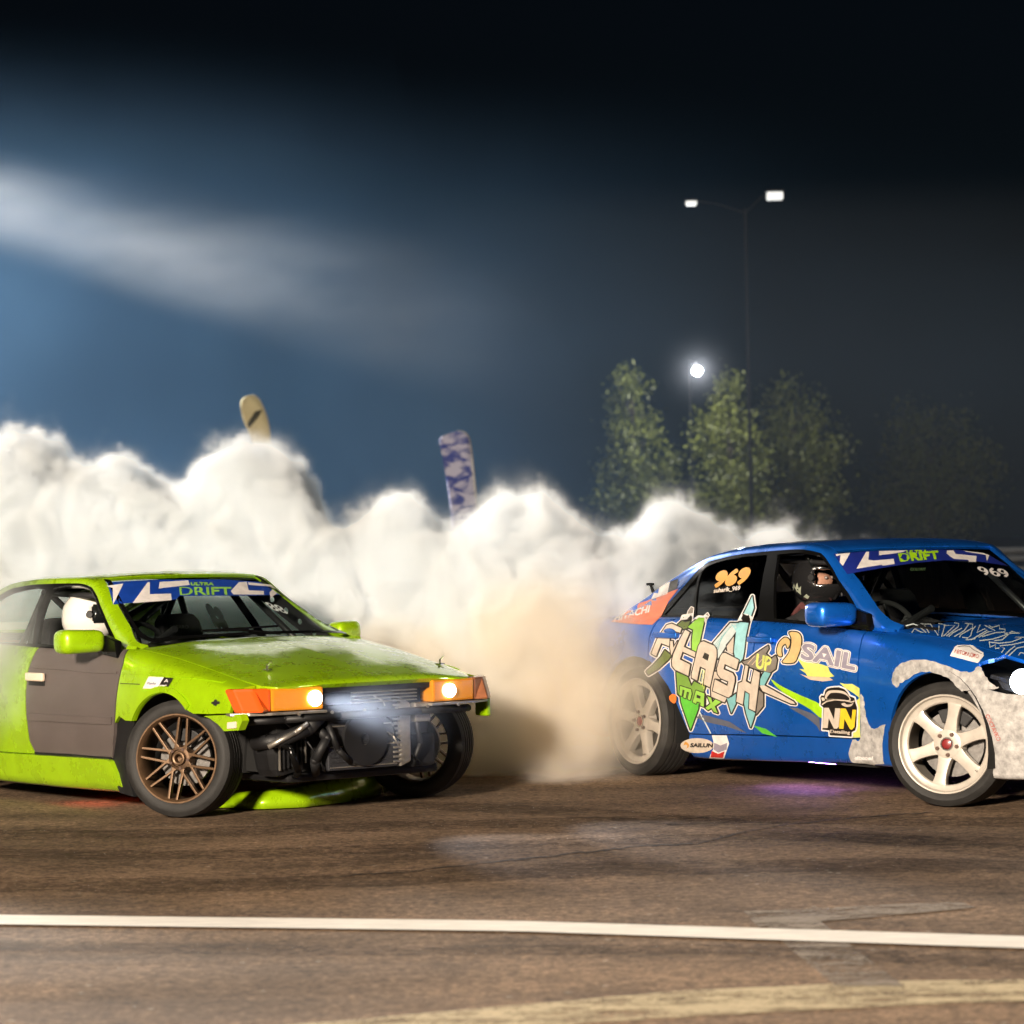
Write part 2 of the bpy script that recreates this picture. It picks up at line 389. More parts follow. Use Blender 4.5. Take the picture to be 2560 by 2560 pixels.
def largest(F):
    par = {int(i): int(i) for i in np.unique(F)}
    def fd(a):
        while par[a] != a: par[a] = par[par[a]]; a = par[a]
        return a
    for f in F:
        a = fd(int(f[0]))
        for q in f[1:]: par[fd(int(q))] = a
    r = np.array([fd(int(f[0])) for f in F]); k, c = np.unique(r, return_counts=True); return F[r == k[c.argmax()]]
class CarFrame:
    def __init__(s, name, O, head, label):
        s.root = empty(name, (O[0], O[1], 0), -R(head)); tag(s.root, label, 'car')
        s.M = Matrix.Translation((O[0], O[1], 0)) @ Matrix.Rotation(-R(head), 4, 'Z'); s.I = s.M.inverted()
        s.cl = s.I @ CPOS; s.R3 = s.I.to_3x3()
    def lray(s, u, v): return s.cl, (s.R3 @ ray(u, v)).normalized()
    def on(s, u, v, axis, val):
        o, d = s.lray(u, v); return o + d * ((val - o[axis]) / d[axis])
    def hull(s, parts):
        """parts: (loft, x0, x1, t0, t1) regions that decals may land on"""
        V = []; N = []; F = []
        for loft, x0, x1, t0, t1 in parts:
            nx = int((x1 - x0) / .02) + 1; nt = int((t1 - t0) / .12) + 1
            X, T = np.meshgrid(np.linspace(x0, x1, nx), np.linspace(t0, t1, nt), indexing='ij'); x, t = X.ravel(), T.ravel()
            v = loft.ev(x, t); n = loft.normal(x, t)
            for sg in (1, -1):
                b = sum(len(q) for q in V); k = np.array([1, sg, 1]); V.append(v * k); N.append(n * k)
                i = np.arange(nx * nt).reshape(nx, nt); a, b1, c, d = i[:-1, :-1].ravel(), i[1:, :-1].ravel(), i[1:, 1:].ravel(), i[:-1, 1:].ravel()
                F += [(b + p, b + q, b + r) for p, q, r in zip(a, b1, c)] + [(b + p, b + q, b + r) for p, q, r in zip(a, c, d)]
        s.V = np.vstack(V); s.N = np.vstack(N); s.F = F; s.bvh = BVHTree.FromPolygons([tuple(v) for v in s.V], F)
    def hit(s, u, v):
        o, d = s.lray(u, v); p, n, i, _ = s.bvh.ray_cast(o, d)
        if p is None: return None
        a, b, c = s.F[i]; A, B, C = s.V[a], s.V[b], s.V[c]; P = np.array(p); v0, v1, v2 = B - A, C - A, P - A
        d00, d01, d11, d20, d21 = v0 @ v0, v0 @ v1, v1 @ v1, v2 @ v0, v2 @ v1; den = max(d00 * d11 - d01 * d01, 1e-15)
        w1 = (d11 * d20 - d01 * d21) / den; w2 = (d00 * d21 - d01 * d20) / den
        N = (1 - w1 - w2) * s.N[a] + w1 * s.N[b] + w2 * s.N[c]; return P, N / np.linalg.norm(N)
    def drape(s, name, loops, m, off=.003, grow=0.0, step=12.0, parent=None, shapes=None, one=False):
        """a sticker: flat drawing in photo pixels laid on the body skin"""
        P, F = fill(loops, step, grow, None, shapes); V = np.zeros((len(P), 3)); N = np.zeros((len(P), 3)); ok = np.zeros(len(P), bool)
        for i, (u, v) in enumerate(P):
            h = s.hit(u, v)
            if h is not None: V[i] = h[0] + h[1] * off; N[i] = h[1]; ok[i] = True
        F = F[ok[F].all(1)]
        if len(F) == 0: return None
        E = np.linalg.norm(V[F] - V[np.roll(F, 1, 1)], axis=2).max(1); F = F[E < .25]
        if one: F = largest(F)
        us = np.unique(F); mp = -np.ones(len(V), int); mp[us] = np.arange(len(us)); V, N, F = V[us], N[us], mp[F]
        return finish_panel(name, V, N, F, m, parent or s.root, 0)
def lathe(name, prof, m, parent, n=72, smooth=True, sharp=True):
    """prof: (y, r) polyline turned about the y axis"""
    V = []; F = []
    k = len(prof)
    for i in range(n):
        a = 2 * math.pi * i / n
        for y, r in prof: V.append((r * math.cos(a), y, r * math.sin(a)))
    for i in range(n):
        j = (i + 1) % n
        for q in range(k - 1): F.append((i * k + q, i * k + q + 1, j * k + q + 1, j * k + q))
    o = mesh_obj(name, V, F, m, parent, smooth)
    if sharp: o.data.set_sharp_from_angle(angle=R(35))
    return o
def tube(bm, pts, r, n=8):
    for a, b in zip(pts[:-1], pts[1:]): cyl(bm, a, b, r, r, n)
    for p in pts[1:-1]: bmesh.ops.create_uvsphere(bm, u_segments=n, v_segments=6, radius=r, matrix=Matrix.Translation(Vector(p)))
def bevel_box(bm, c, s, b, rot=None, seg=2):
    t = bmesh.new(); bmesh.ops.create_cube(t, size=1.0, matrix=Matrix.Diagonal((*s, 1)))
    bmesh.ops.bevel(t, geom=list(t.edges), offset=b, segments=seg, affect='EDGES', profile=.6)
    mtx = Matrix.Translation(Vector(c)) @ (rot.to_4x4() if rot is not None else Matrix.Identity(4)); t.transform(mtx)
    me = bpy.data.meshes.new('tmp'); t.to_mesh(me); t.free(); bm.from_mesh(me); bpy.data.meshes.remove(me)
def prism(bm, poly, y0, y1, axis='y', bev=0.0):
    """extrude a 2-D outline; axis y: outline in (x,z)"""
    t = bmesh.new()
    mk = {'y': lambda p, q: (p[0], q, p[1]), 'x': lambda p, q: (q, p[0], p[1]), 'z': lambda p, q: (p[0], p[1], q)}[axis]
    a = [t.verts.new(mk(p, y0)) for p in poly]; b = [t.verts.new(mk(p, y1)) for p in poly]
    t.faces.new(a); t.faces.new(b[::-1]); n = len(poly)
    for i in range(n): t.faces.new((a[i], b[i], b[(i + 1) % n], a[(i + 1) % n]))
    bmesh.ops.recalc_face_normals(t, faces=list(t.faces))
    if bev > 0: bmesh.ops.bevel(t, geom=list(t.edges), offset=bev, segments=2, affect='EDGES', profile=.6)
    me = bpy.data.meshes.new('tmp'); t.to_mesh(me); t.free(); bm.from_mesh(me); bpy.data.meshes.remove(me)
def arc(cx, cz, r, a0, a1, n): return [(cx + r * math.cos(R(a0 + (a1 - a0) * i / (n - 1))), cz + r * math.sin(R(a0 + (a1 - a0) * i / (n - 1)))) for i in range(n)]

# ---- shared materials
M_RUBBER = mat('tyre_rubber', (.022, .021, .020), .62, noise=.35, nscale=14, spec=.35, bump=.15, bscale=120)
M_BLACK = mat('black_plastic', (.007, .007, .008), .55, noise=.3)
M_DARK = mat('dark_underside', (.006, .006, .006), .8)
M_TRIM = mat('black_trim', (.004, .004, .004), .16, spec=.25)
M_CHROME = mat('bright_metal', (.75, .74, .72), .22, 1.0)
M_IRON = mat('brake_iron', (.20, .19, .18), .45, .9, noise=.3, nscale=30)
M_TUBE = mat('cage_tube', (.018, .018, .02), .4)
M_CLOTH = mat('seat_cloth', (.012, .012, .013), .9, bump=.3, bscale=300)
def glass_mat(name, tint, alpha, rough=.02):
    """thin pane: mostly clear, mirrors at grazing angles"""
    m = bpy.data.materials.new(name); m.use_nodes = True; t = m.node_tree; t.nodes.clear(); L = t.links.new
    o = t.nodes.new('ShaderNodeOutputMaterial'); tr = t.nodes.new('ShaderNodeBsdfTransparent'); tr.inputs[0].default_value = (*tint, 1)
    gl = t.nodes.new('ShaderNodeBsdfGlossy'); gl.inputs['Roughness'].default_value = rough; gl.inputs[0].default_value = (.9, .95, 1, 1)
    lw = t.nodes.new('ShaderNodeLayerWeight'); lw.inputs['Blend'].default_value = .5
    pw = t.nodes.new('ShaderNodeMath'); pw.operation = 'POWER'; pw.inputs[1].default_value = 4.5; L(lw.outputs['Facing'], pw.inputs[0])
    fr = t.nodes.new('ShaderNodeMath'); fr.operation = 'MULTIPLY_ADD'; fr.inputs[1].default_value = .85; fr.inputs[2].default_value = .045; L(pw.outputs[0], fr.inputs[0])
    mx = t.nodes.new('ShaderNodeMixShader'); L(fr.outputs[0], mx.inputs[0]); L(tr.outputs[0], mx.inputs[1]); L(gl.outputs[0], mx.inputs[2]); L(mx.outputs[0], o.inputs[0])
    return m
M_GLASS = glass_mat('window_glass', (.80, .86, .84), 1)
M_TINT = glass_mat('tinted_glass', (.030, .026, .024), 1)

def make_tyre(parent, R0, rr, w):
    h = w / 2
    prof = [(h * .86, rr - .012), (h * .97, rr + .008), (h * 1.02, (R0 + rr) / 2), (h * .97, R0 - .022), (h * .84, R0 - .004), (h * .5, R0)]
    out = list(prof)
    for g in (.42, .14, -.14, -.42):                       # circumferential grooves
        out += [(h * (g + .05), R0), (h * (g + .04), R0 - .008), (h * (g - .04), R0 - .008), (h * (g - .05), R0)]
    out += [(-y, r) for y, r in prof[::-1]]
    t = lathe('tyre', out, M_RUBBER, parent, 80)
    return t
def make_disc(parent, r, y):
    lathe('brake_disc', [(y - .012, .05), (y - .012, r), (y + .012, r), (y + .012, .05), (y - .012, .05)], M_IRON, parent, 48)
    bm = bmesh.new(); prism(bm, arc(0, 0, r + .012, 60, 125, 8) + arc(0, 0, r - .055, 125, 60, 8), y - .045, y + .035, 'y', .006)
    bm_obj('brake_caliper', bm, M_BLACK, parent)
# ------------------------------------------------------------------ wheels
M_RIM_W = mat('cream_alloy', (.50, .455, .395), .40, .15, coat=.3, noise=.10, nscale=18)
M_RIM_B = mat('bronze_alloy', (.155, .092, .05), .45, .55, noise=.25, nscale=22)
M_RIM_BD = mat('dark_bronze_alloy', (.10, .058, .032), .45, .7, noise=.25, nscale=22)
M_NUT = mat('dark_steel_nut', (.18, .12, .10), .35, .9)
M_CAP = mat('red_centre_cap', (.22, .02, .02), .35, coat=.4)
def spoke_copy(src, wheel, ang):
    c = src.copy(); COL.objects.link(c); c.parent = wheel; c.rotation_euler = (0, ang, 0); return c
def wheel_base(car, pos, steer, side, camber, prof, m, spin=0.0):
    w = lathe('wheel', prof, m, car.root, 80)
    rz = R(steer) + (math.pi if side > 0 else 0)
    w.matrix_parent_inverse = Matrix.Identity(4)
    w.rotation_mode = 'XYZ'
    mt = Matrix.Translation(pos) @ Matrix.Rotation(rz, 4, 'Z') @ Matrix.Rotation(R(camber), 4, 'X') @ Matrix.Rotation(R(spin), 4, 'Y')
    w.matrix_local = mt
    return w
def six_spoke(car, pos, steer, side, R0=.312, camber=-2.5, spin=0.0):
    rr = .246
    prof = [(-.085, .247), (-.106, .249), (-.112, .246), (-.111, .240), (-.101, .236), (-.094, .233), (-.090, .226), (-.086, .209), (-.078, .203), (-.03, .207), (.07, .211), (.095, .238), (.104, .246), (.085, .248)]
    w = wheel_base(car, pos, steer, side, camber, prof, M_RIM_W, spin)
    make_tyre(w, R0, rr, .225); make_disc(w, .165, .015)
    lathe('hub', [(-.02, .085), (-.062, .080), (-.076, .072), (-.079, .060), (-.079, .033), (-.070, .030), (-.070, .0)], M_RIM_W, w, 40)
    bm = bmesh.new()
    ol = [(-.040, .055), (-.033, .085), (-.029, .12), (-.029, .16), (-.033, .19), (-.043, .214), (.043, .214), (.033, .19), (.029, .16), (.029, .12), (.033, .085), (.040, .055)]
    prism(bm, ol, -.086, -.040, 'y', .008)
    for v in bm.verts: v.co.y += .012 * (1 - min(1, max(0, (v.co.z - .05) / .16)))
    sp = bm_obj('spoke', bm, M_RIM_W, w); sp.data.shade_smooth(); sp.data.set_sharp_from_angle(angle=R(32))
    for k in range(1, 6): spoke_copy(sp, w, math.pi * k / 3)
    bm = bmesh.new(); cyl(bm, (.054, -.080, 0), (.054, -.094, 0), .0105, .009, 8); nut = bm_obj('lug_nut', bm, M_NUT, w)
    for k in range(1, 5): spoke_copy(nut, w, math.pi * 2 * k / 5 + .0)
    lathe('cap_ring', [(-.078, .036), (-.085, .034), (-.085, .028), (-.076, .026)], M_CHROME, w, 28)
    lathe('centre_cap', [(-.072, .029), (-.084, .024), (-.088, .012), (-.088, .0)], M_CAP, w, 28)
    bm = bmesh.new(); cyl(bm, (.18, -.088, -.09), (.185, -.115, -.092), .004, .003, 6); bm_obj('valve', bm, M_CHROME, w)
    return w
def mesh_wheel(car, pos, steer, side, R0=.298, camber=-3.0, spin=0.0):
    rr = .226
    prof = [(-.075, .227), (-.094, .229), (-.100, .226), (-.100, .219), (-.092, .214), (-.084, .209), (-.06, .205), (.06, .200), (.085, .215), (.094, .227), (.075, .228)]
    w = wheel_base(car, pos, steer, side, camber, prof, M_RIM_B, spin)
    make_tyre(w, R0, rr, .205); make_disc(w, .14, .02)
    lathe('hub', [(-.01, .066), (-.055, .064), (-.066, .058), (-.068, .045), (-.058, .042), (-.058, .034), (-.074, .033), (-.076, .024), (-.04, .021), (-.03, .0)], M_RIM_BD, w, 40)
    lathe('cap_ring', [(-.060, .036), (-.078, .034), (-.080, .029), (-.078, .022), (-.05, .021)], M_RIM_B, w, 32)
    bm = bmesh.new()
    for s in (-1, 1):
        ol = [(s * .030 - .0065, .045), (s * .0225 - .006, .21), (s * .0225 + .006, .21), (s * .030 + .0065, .045)]
        prism(bm, ol, -.082, -.052, 'y', .003)
    for v in bm.verts: v.co.y += .016 * (1 - min(1, max(0, (v.co.z - .05) / .15)))
    sp = bm_obj('spoke', bm, M_RIM_B, w)
    for k in range(1, 8): spoke_copy(sp, w, math.pi * k / 4)
    bm = bmesh.new(); cyl(bm, (.050, -.058, 0), (.050, -.072, 0), .009, .008, 8); nut = bm_obj('lug_nut', bm, M_NUT, w)
    for k in range(1, 5): spoke_copy(nut, w, math.pi * 2 * k / 5)
    return w
def wheel_well(car, x, z, r, yo, yi, s, a0=-15, a1=195):
    """black arch liner"""
    V = []; F = []; n = 20
    for i in range(n):
        a = R(a0 + (a1 - a0) * i / (n - 1)); c, q = math.cos(a), math.sin(a)
        V += [(x + r * c, s * yo, z + r * q), (x + r * c, s * yi, z + r * q)]
        if i: F.append((2 * i - 2, 2 * i, 2 * i + 1, 2 * i - 1))
    F.append(tuple(2 * i + 1 for i in range(n)))
    return mesh_obj('arch_liner', V, F, M_DARK, car.root)
def body_section(wm, zc, wc, zt, zb):
    f = [0, .02, .18, .4, .6, .8, .94, 1]; d = [.12, .052, .026, .006, 0, .013, .044, None]
    S = [(max(.01, wm - q), zb + k * (zc - zb)) for k, q in zip(f[:7], d[:7])]
    S.append((wc, zc)); S.append((wc * .82, zc + .42 * (zt - zc))); S.append((wc * .45, zc + .86 * (zt - zc))); S.append((0, zt)); return S
def roof_section(yb, zb, yr, zr, zt):
    y3, z3 = yr + .022, max(zr - .045, zb + .004)
    if z3 < zb + .02: y3 = min(yb, yr + .012)
    S = [(yb, zb)]
    for k in (1 / 3, 2 / 3): S.append((yb + (y3 - yb) * k + .012, zb + (z3 - zb) * k))
    S += [(y3, z3), (yr, max(zr, z3 + .003)), (yr - .065, zr + .42 * (zt - zr)), (yr * .5, zr + .85 * (zt - zr)), (0, zt)]; return S
def interior(car, zs, dash_x, dash_z, drv_y, seat_x, hw, roof_z):
    """dashboard, bucket seats, roll cage, steering wheel"""
    rt = car.root; hx = seat_x - .24
    bm = bmesh.new(); prism(bm, [(dash_x - .22, dash_z - .28), (dash_x - .24, dash_z - .05), (dash_x - .12, dash_z + .005), (dash_x + .22, dash_z - .02), (dash_x + .22, dash_z - .3)], -hw + .06, hw - .06, 'y', .02)
    bm_obj('dashboard', bm, M_BLACK, rt)
    bm = bmesh.new(); box(bm, (-.15, 0, zs - .30), (2.2, 1.3, .05)); box(bm, (-1.15, 0, zs), (.05, 1.2, .55)); bm_obj('floor_pan', bm, M_DARK, rt)
    for sy in (drv_y, -drv_y):
        bm = bmesh.new()
        ol = [(-.19, 0), (-.24, .16), (-.23, .36), (-.26, .50), (-.25, .58), (-.15, .66), (-.13, .80), (-.10, .86), (.10, .86), (.13, .80), (.15, .66), (.25, .58), (.26, .50), (.23, .36), (.24, .16), (.19, 0)]
        prism(bm, [(y_, z_ * .74) for y_, z_ in ol], -.05, .06, 'x', .03)
        for v in bm.verts:
            v.co.x += -.26 * v.co.z + (.11 * (abs(v.co.y) / .25) ** 2 if v.co.z < .46 else 0)
        bevel_box(bm, (.26, 0, .02), (.55, .48, .12), .04); bevel_box(bm, (.24, -.23, .09), (.5, .05, .14), .02); bevel_box(bm, (.24, .23, .09), (.5, .05, .14), .02)
        o = bm_obj('bucket_seat', bm, M_CLOTH, rt); o.location = (seat_x, sy, zs - .13)
    bm = bmesh.new(); h = roof_z - .07; b = .50
    tube(bm, [(hx, -b - .1, zs - .28), (hx, -b - .08, zs + .25), (hx, -b + .06, h), (hx, b - .06, h), (hx, b + .08, zs + .25), (hx, b + .1, zs - .28)], .021)
    for s in (-1, 1):
        tube(bm, [(hx, s * (b - .06), h), (-1.05, s * (b - .04), zs + .1)], .019)
        tube(bm, [(hx, s * (b - .05), h), (.12, s * (b - .03), h - .02), (.62, s * (b + .12), zs + .22), (.66, s * (b + .14), zs - .2)], .019)
    tube(bm, [(hx, -b - .08, zs - .1), (hx, b - .06, h)], .019); tube(bm, [(hx, b - .08, h), (-1.05, -b + .04, zs + .1)], .019); tube(bm, [(hx, -b + .08, h), (-1.05, b - .04, zs + .1)], .019)
    tube(bm, [(hx, -b - .08, zs + .2), (hx, b + .08, zs + .2)], .017)
    bm_obj('roll_cage', bm, M_TUBE, rt, True)
    # steering wheel
    V = []; F = []; n = 32; k = 8; RR = .175
    for i in range(n):
        a = 2 * math.pi * i / n
        for j in range(k):
            q = 2 * math.pi * j / k; r = RR + .014 * math.cos(q); V.append((.014 * math.sin(q), r * math.cos(a), r * math.sin(a)))
    for i in range(n):
        for j in range(k): F.append((i * k + j, i * k + (j + 1) % k, ((i + 1) % n) * k + (j + 1) % k, ((i + 1) % n) * k + j))
    sw = mesh_obj('steering_wheel', V, F, M_CLOTH, rt, True); sw.location = (dash_x - .44, drv_y, dash_z - .06); sw.rotation_euler = (0, R(-22), 0)
    bm = bmesh.new()
    for a in (90, 210, 330): cyl(bm, (0, 0, 0), (0, RR * math.cos(R(a)), RR * math.sin(R(a))), .012, .010, 6)
    cyl(bm, (-.012, 0, 0), (.02, 0, 0), .045, .045, 16); cyl(bm, (0, 0, 0), (.36, 0, 0), .02, .02, 10); bm_obj('wheel_spokes', bm, M_BLACK, sw)

# ------------------------------------------------------------------ blue drift sedan
M_BLUE = mat('blue_metallic_paint', (.007, .145, .68), .28, .55, coat=1.0, coat_rough=.04, noise=.16, nscale=5)
M_PRIMER = mat('sanded_primer', (.44, .425, .41), .72, noise=.5, nscale=24, bump=.25, bscale=90)
M_LENS = glass_mat('lamp_lens', (.85, .87, .9), 1, .03)
M_BOWL = mat('lamp_bowl', (.20, .20, .21), .25, .8)
M_BEAM = mat('lit_headlamp', (.9, .9, .9), .3, emis=(.82, .92, 1.0), emis_s=14)
BW = CarFrame('drift_car', (2.12222, 15.97905), 58.458, 'blue drift sedan with graffiti lettering and cream six-spoke wheels, smoking its rear tyres')
bst = {-2.36: (.30, .74, .2, .76, .40), -2.33: (.62, .80, .5, .83, .34), -2.26: (.76, .865, .64, .90, .27), -2.1: (.82, .89, .70, .93, .22), -1.7: (.855, .905, .735, .945, .18), -1.335: (.862, .915, .755, .945, .14),
       -.8: (.857, .921, .767, .95, .12), -.25: (.857, .908, .770, .94, .135), .2: (.857, .892, .770, .93, .15), .7: (.857, .866, .762, .92, .165), .85: (.857, .862, .752, .925, .165), 1.1: (.858, .845, .735, .91, .165), 1.335: (.858, .820, .718, .88, .16),
       1.6: (.842, .770, .690, .825, .15), 1.75: (.815, .737, .665, .785, .15), 1.9: (.75, .705, .61, .745, .155), 2.0: (.66, .685, .52, .715, .16), 2.06: (.52, .665, .40, .69, .165), 2.10: (.20, .65, .12, .66, .18), 2.108: (.02, .645, .01, .652, .19)}
BB = Loft(list(bst), [body_section(*bst[x]) for x in bst])
gst = {-2.05: (.705, .898, .60, .905, .925), -1.9: (.715, .90, .585, .925, .95), -1.75: (.725, .905, .578, .972, 1.01), -1.6: (.735, .908, .575, 1.03, 1.075), -1.46: (.742, .911, .575, 1.09, 1.14), -1.28: (.75, .915, .58, 1.155, 1.208), -1.1: (.755, .918, .586, 1.216, 1.265), -.9: (.76, .918, .592, 1.266, 1.312),
       -.5: (.764, .912, .606, 1.302, 1.345), -.05: (.766, .900, .612, 1.316, 1.348), .12: (.766, .894, .606, 1.296, 1.324), .22: (.766, .890, .612, 1.235, 1.290), .32: (.766, .886, .632, 1.158, 1.245), .44: (.765, .881, .656, 1.085, 1.188), .534: (.763, .877, .680, 1.020, 1.145), .62: (.760, .872, .702, .966, 1.10), .72: (.757, .867, .728, .925, 1.05), .82: (.752, .862, .735, .892, 1.00), .96: (.735, .857, .69, .868, .935)}
BG = Loft(list(gst), [roof_section(*gst[x]) for x in gst])
BW.hull([(BB, -2.35, 2.108, 0, 7.1), (BB, .84, 2.108, 7.1, 10), (BB, -2.35, -1.9, 7.1, 10), (BG, -2.05, .95, 0, 7)])
rt = BW.root
AF, AR, RA = 1.335, -1.335, .372
def both(name, loft, loops, m, near_mat=None, **k):
    a = panel(name, loft, loops, near_mat or m, rt, -1, **k); b = panel(name, loft, loops, m, rt, 1, **k); return a, b
X = BB.xz
door_f = X([(-.168, 1.0), (.2, 1.0), (.50, 1.0), (.690, 1.0), (.712, .80), (.722, .62), (.716, .44), (.700, .312), (.25, .303), (-.215, .290), (-.205, .6), (-.185, .8)])
door_r = X([(-1.155, 1.0), (-.9, 1.0), (-.5, 1.0), (-.178, 1.0), (-.195, .8), (-.215, .6), (-.225, .289), (-.5, .279), (-.835, .268), (-.87, .33), (-.92, .42), (-1.0, .53), (-1.12, .63), (-1.195, .68), (-1.20, .80)])
skirt = X([(-.86, .20), (-.835, .262), (-.5, .273), (.25, .297), (.705, .306), (.715, .18), (.3, .165), (-.3, .140), (-.80, .115)])
fend = X([(.700, 1.0), (.722, .80), (.732, .62), (.726, .44), (.712, .31), (.722, .176), (.93, .17), (.960, .21)] + arc(AF, .30, RA, 194, 52, 22) + [(1.60, .602), (1.70, .604), (1.655, .66), (1.615, .722), (1.655, .745)]) + [(1.655, 7.10), (1.35, 7.12), (1.1, 7.12), (.86, 7.12), (.71, 7.0)]
quart = X([(-1.165, 1.0), (-1.21, .80), (-1.205, .68)] + arc(AR, .30, RA + .02, 70, 190, 18) + [(-1.74, .2), (-2.2, .26), (-2.345, .36), (-2.35, .70), (-2.3, .83)]) + [(-2.25, 7.3), (-1.95, 7.3), (-1.7, 7.1), (-1.4, 7.0)]
bump_f = X(arc(AF, .30, RA - .002, -25, 50, 12) + [(1.60, .594), (1.70, .596), (1.80, .578), (1.92, .572), (2.02, .568), (2.100, .565), (2.107, .56), (2.107, .2), (2.05, .168), (1.9, .158), (1.75, .152)])
intake = X([(1.935, .44), (1.99, .452), (2.06, .455), (2.09, .45), (2.09, .30), (2.06, .285), (2.0, .30), (1.955, .36)])
d1 = both('front_door', BB, [door_f], M_BLUE); d2 = both('rear_door', BB, [door_r], M_BLUE)
both('side_skirt', BB, [skirt], M_BLUE); both('front_fender', BB, [fend], M_BLUE, dx=.04); both('rear_quarter', BB, [quart], M_BLUE, dx=.04)
panel('front_bumper', BB, [bump_f, intake], M_PRIMER, rt, 0, dx=.035)
bm = bmesh.new(); box(bm, (1.9, 0, .37), (.12, 1.36, .26)); bm_obj('intake_duct', bm, M_DARK, rt)
hood = [(.875, 7.16), (1.2, 7.16), (1.5, 7.16), (1.70, 7.16), (1.86, 7.18), (1.94, 7.6), (2.0, 8.5), (2.02, 9.3), (2.025, 10), (.985, 10), (.97, 9), (.94, 8)]
panel('hood', BB, [hood], M_BLUE, rt, 0)
panel('cowl', BB, [[(.72, 7.02), (.865, 7.1), (.93, 8), (.96, 9), (.975, 10), (.86, 10), (.78, 8)]], M_TRIM, rt, 0, off=-.012)
panel('trunk_lid', BB, [[(-1.86, 7.35), (-2.22, 7.4), (-2.31, 8), (-2.335, 10), (-1.96, 10), (-1.92, 8.5)]], M_BLUE, rt, 0)
for s_ in (-1, 1): panel('rear_bumper', BB, [X([(-2.34, .62), (-2.358, .6), (-2.358, .42), (-2.35, .37), (-2.2, .27), (-1.76, .21), (-1.72, .33), (-1.73, .40), (-1.9, .45), (-2.2, .55)])], M_BLUE, rt, s_, off=.012)
lamp = X([(1.63, .722), (1.675, .66), (1.715, .612), (1.80, .592), (1.90, .586), (1.975, .60), (1.985, .64), (1.965, .683), (1.80, .722), (1.68, .752)])
for s in (-1, 1):
    ln = panel('headlight', BB, [lamp], M_LENS, rt, s, thick=.004)
    panel('lamp_bowl', BB, [lamp], M_BOWL, ln, s, thick=0, off=-.10)
hp = BW.hit(2546, 1697); P, N = hp; c = Vector(P - N * .052)
bm = bmesh.new(); bmesh.ops.create_uvsphere(bm, u_segments=24, v_segments=14, radius=.062); 
for v in bm.verts: v.co.x *= .45
hl = bm_obj('lamp_projector', bm, M_BEAM, rt, True); hl.location = c; hl.rotation_euler = (0, 0, R(-18))
bm = bmesh.new(); bmesh.ops.create_uvsphere(bm, u_segments=24, v_segments=14, radius=.055)
for v in bm.verts: v.co.x *= .45
h2 = bm_obj('lamp_projector', bm, M_BEAM, rt, True); h2.location = (c.x, -c.y, c.z)
for s in (-1, 1):
    sp = bpy.data.lights.new('headlight_beam', 'SPOT'); sp.energy = 260; sp.color = (.85, .92, 1); sp.spot_size = R(50); sp.spot_blend = .5; sp.shadow_soft_size = .04
    so = link(bpy.data.objects.new('headlight_beam', sp), rt); so.location = (2.16, s * .58, .62); so.rotation_euler = Vector((1, s * .05, -.10)).to_track_quat('-Z', 'Y').to_euler()
# greenhouse
w_f = [(-.115, .16), (-.16, 1.2), (-.245, 3.02), (-.05, 3.10), (.12, 3.12), (.22, 3.0), (.34, 2.9), (.45, 2.75), (.53, 2.55), (.585, 2.2), (.60, 1.4), (.61, .16)]
w_r = [(-.86, .16), (-.965, 2.6), (-.93, 2.85), (-.80, 3.02), (-.6, 3.08), (-.34, 3.06), (-.30, 1.8), (-.265, .16)]
w_q = [(-1.19, .16), (-.985, 2.55), (-.885, .16)]
surr = [(-1.27, .02), (-1.12, 1.9), (-1.02, 2.95), (-.92, 3.28), (-.6, 3.36), (-.1, 3.4), (.16, 3.38), (.26, 3.28), (.40, 3.2), (.52, 3.1), (.60, 2.95), (.66, 2.6), (.69, 1.2), (.70, .02)]
both('window_surround', BG, [surr, w_f, w_r, w_q], M_TRIM)
both('rear_door_glass', BG, [w_r], M_TINT, thick=0, off=-.006); both('quarter_glass', BG, [w_q], M_TINT, thick=0, off=-.006)
panel('front_door_glass', BG, [w_f], M_TINT, rt, 1, thick=0, off=-.006)
rail = [(-2.0, .03), (-1.28, .03), (-1.13, 1.9), (-1.03, 2.97), (-.93, 3.30), (-.6, 3.38), (-.1, 3.42), (.16, 3.40), (.27, 3.30), (.41, 3.22), (.53, 3.12), (.61, 2.97), (.67, 2.62), (.70, 1.2), (.71, .03), (.90, .03), (.90, 4.6), (.62, 4.86), (.3, 4.9), (.17, 4.92), (-.98, 4.92), (-1.4, 4.9), (-1.8, 4.8), (-2.0, 4.6)]
both('roof_rail', BG, [rail], M_BLUE)
panel('roof', BG, [[(.165, 4.95), (.185, 6), (.195, 7), (-1.0, 7), (-.98, 6), (-.95, 4.95)]], M_BLUE, rt, 0)
panel('windshield', BG, [[(.178, 4.95), (.198, 6), (.208, 7), (.93, 7), (.925, 6), (.89, 4.95), (.62, 4.89), (.3, 4.93)]], M_GLASS, rt, 0, thick=.004)
panel('rear_window', BG, [[(-.965, 4.95), (-.995, 6), (-1.015, 7), (-1.9, 7), (-1.88, 6), (-1.75, 4.9), (-1.4, 4.93)]], M_TINT, rt, 0, thick=.004)
interior(BW, .55, .86, .90, -.375, -.34, .70, 1.31)
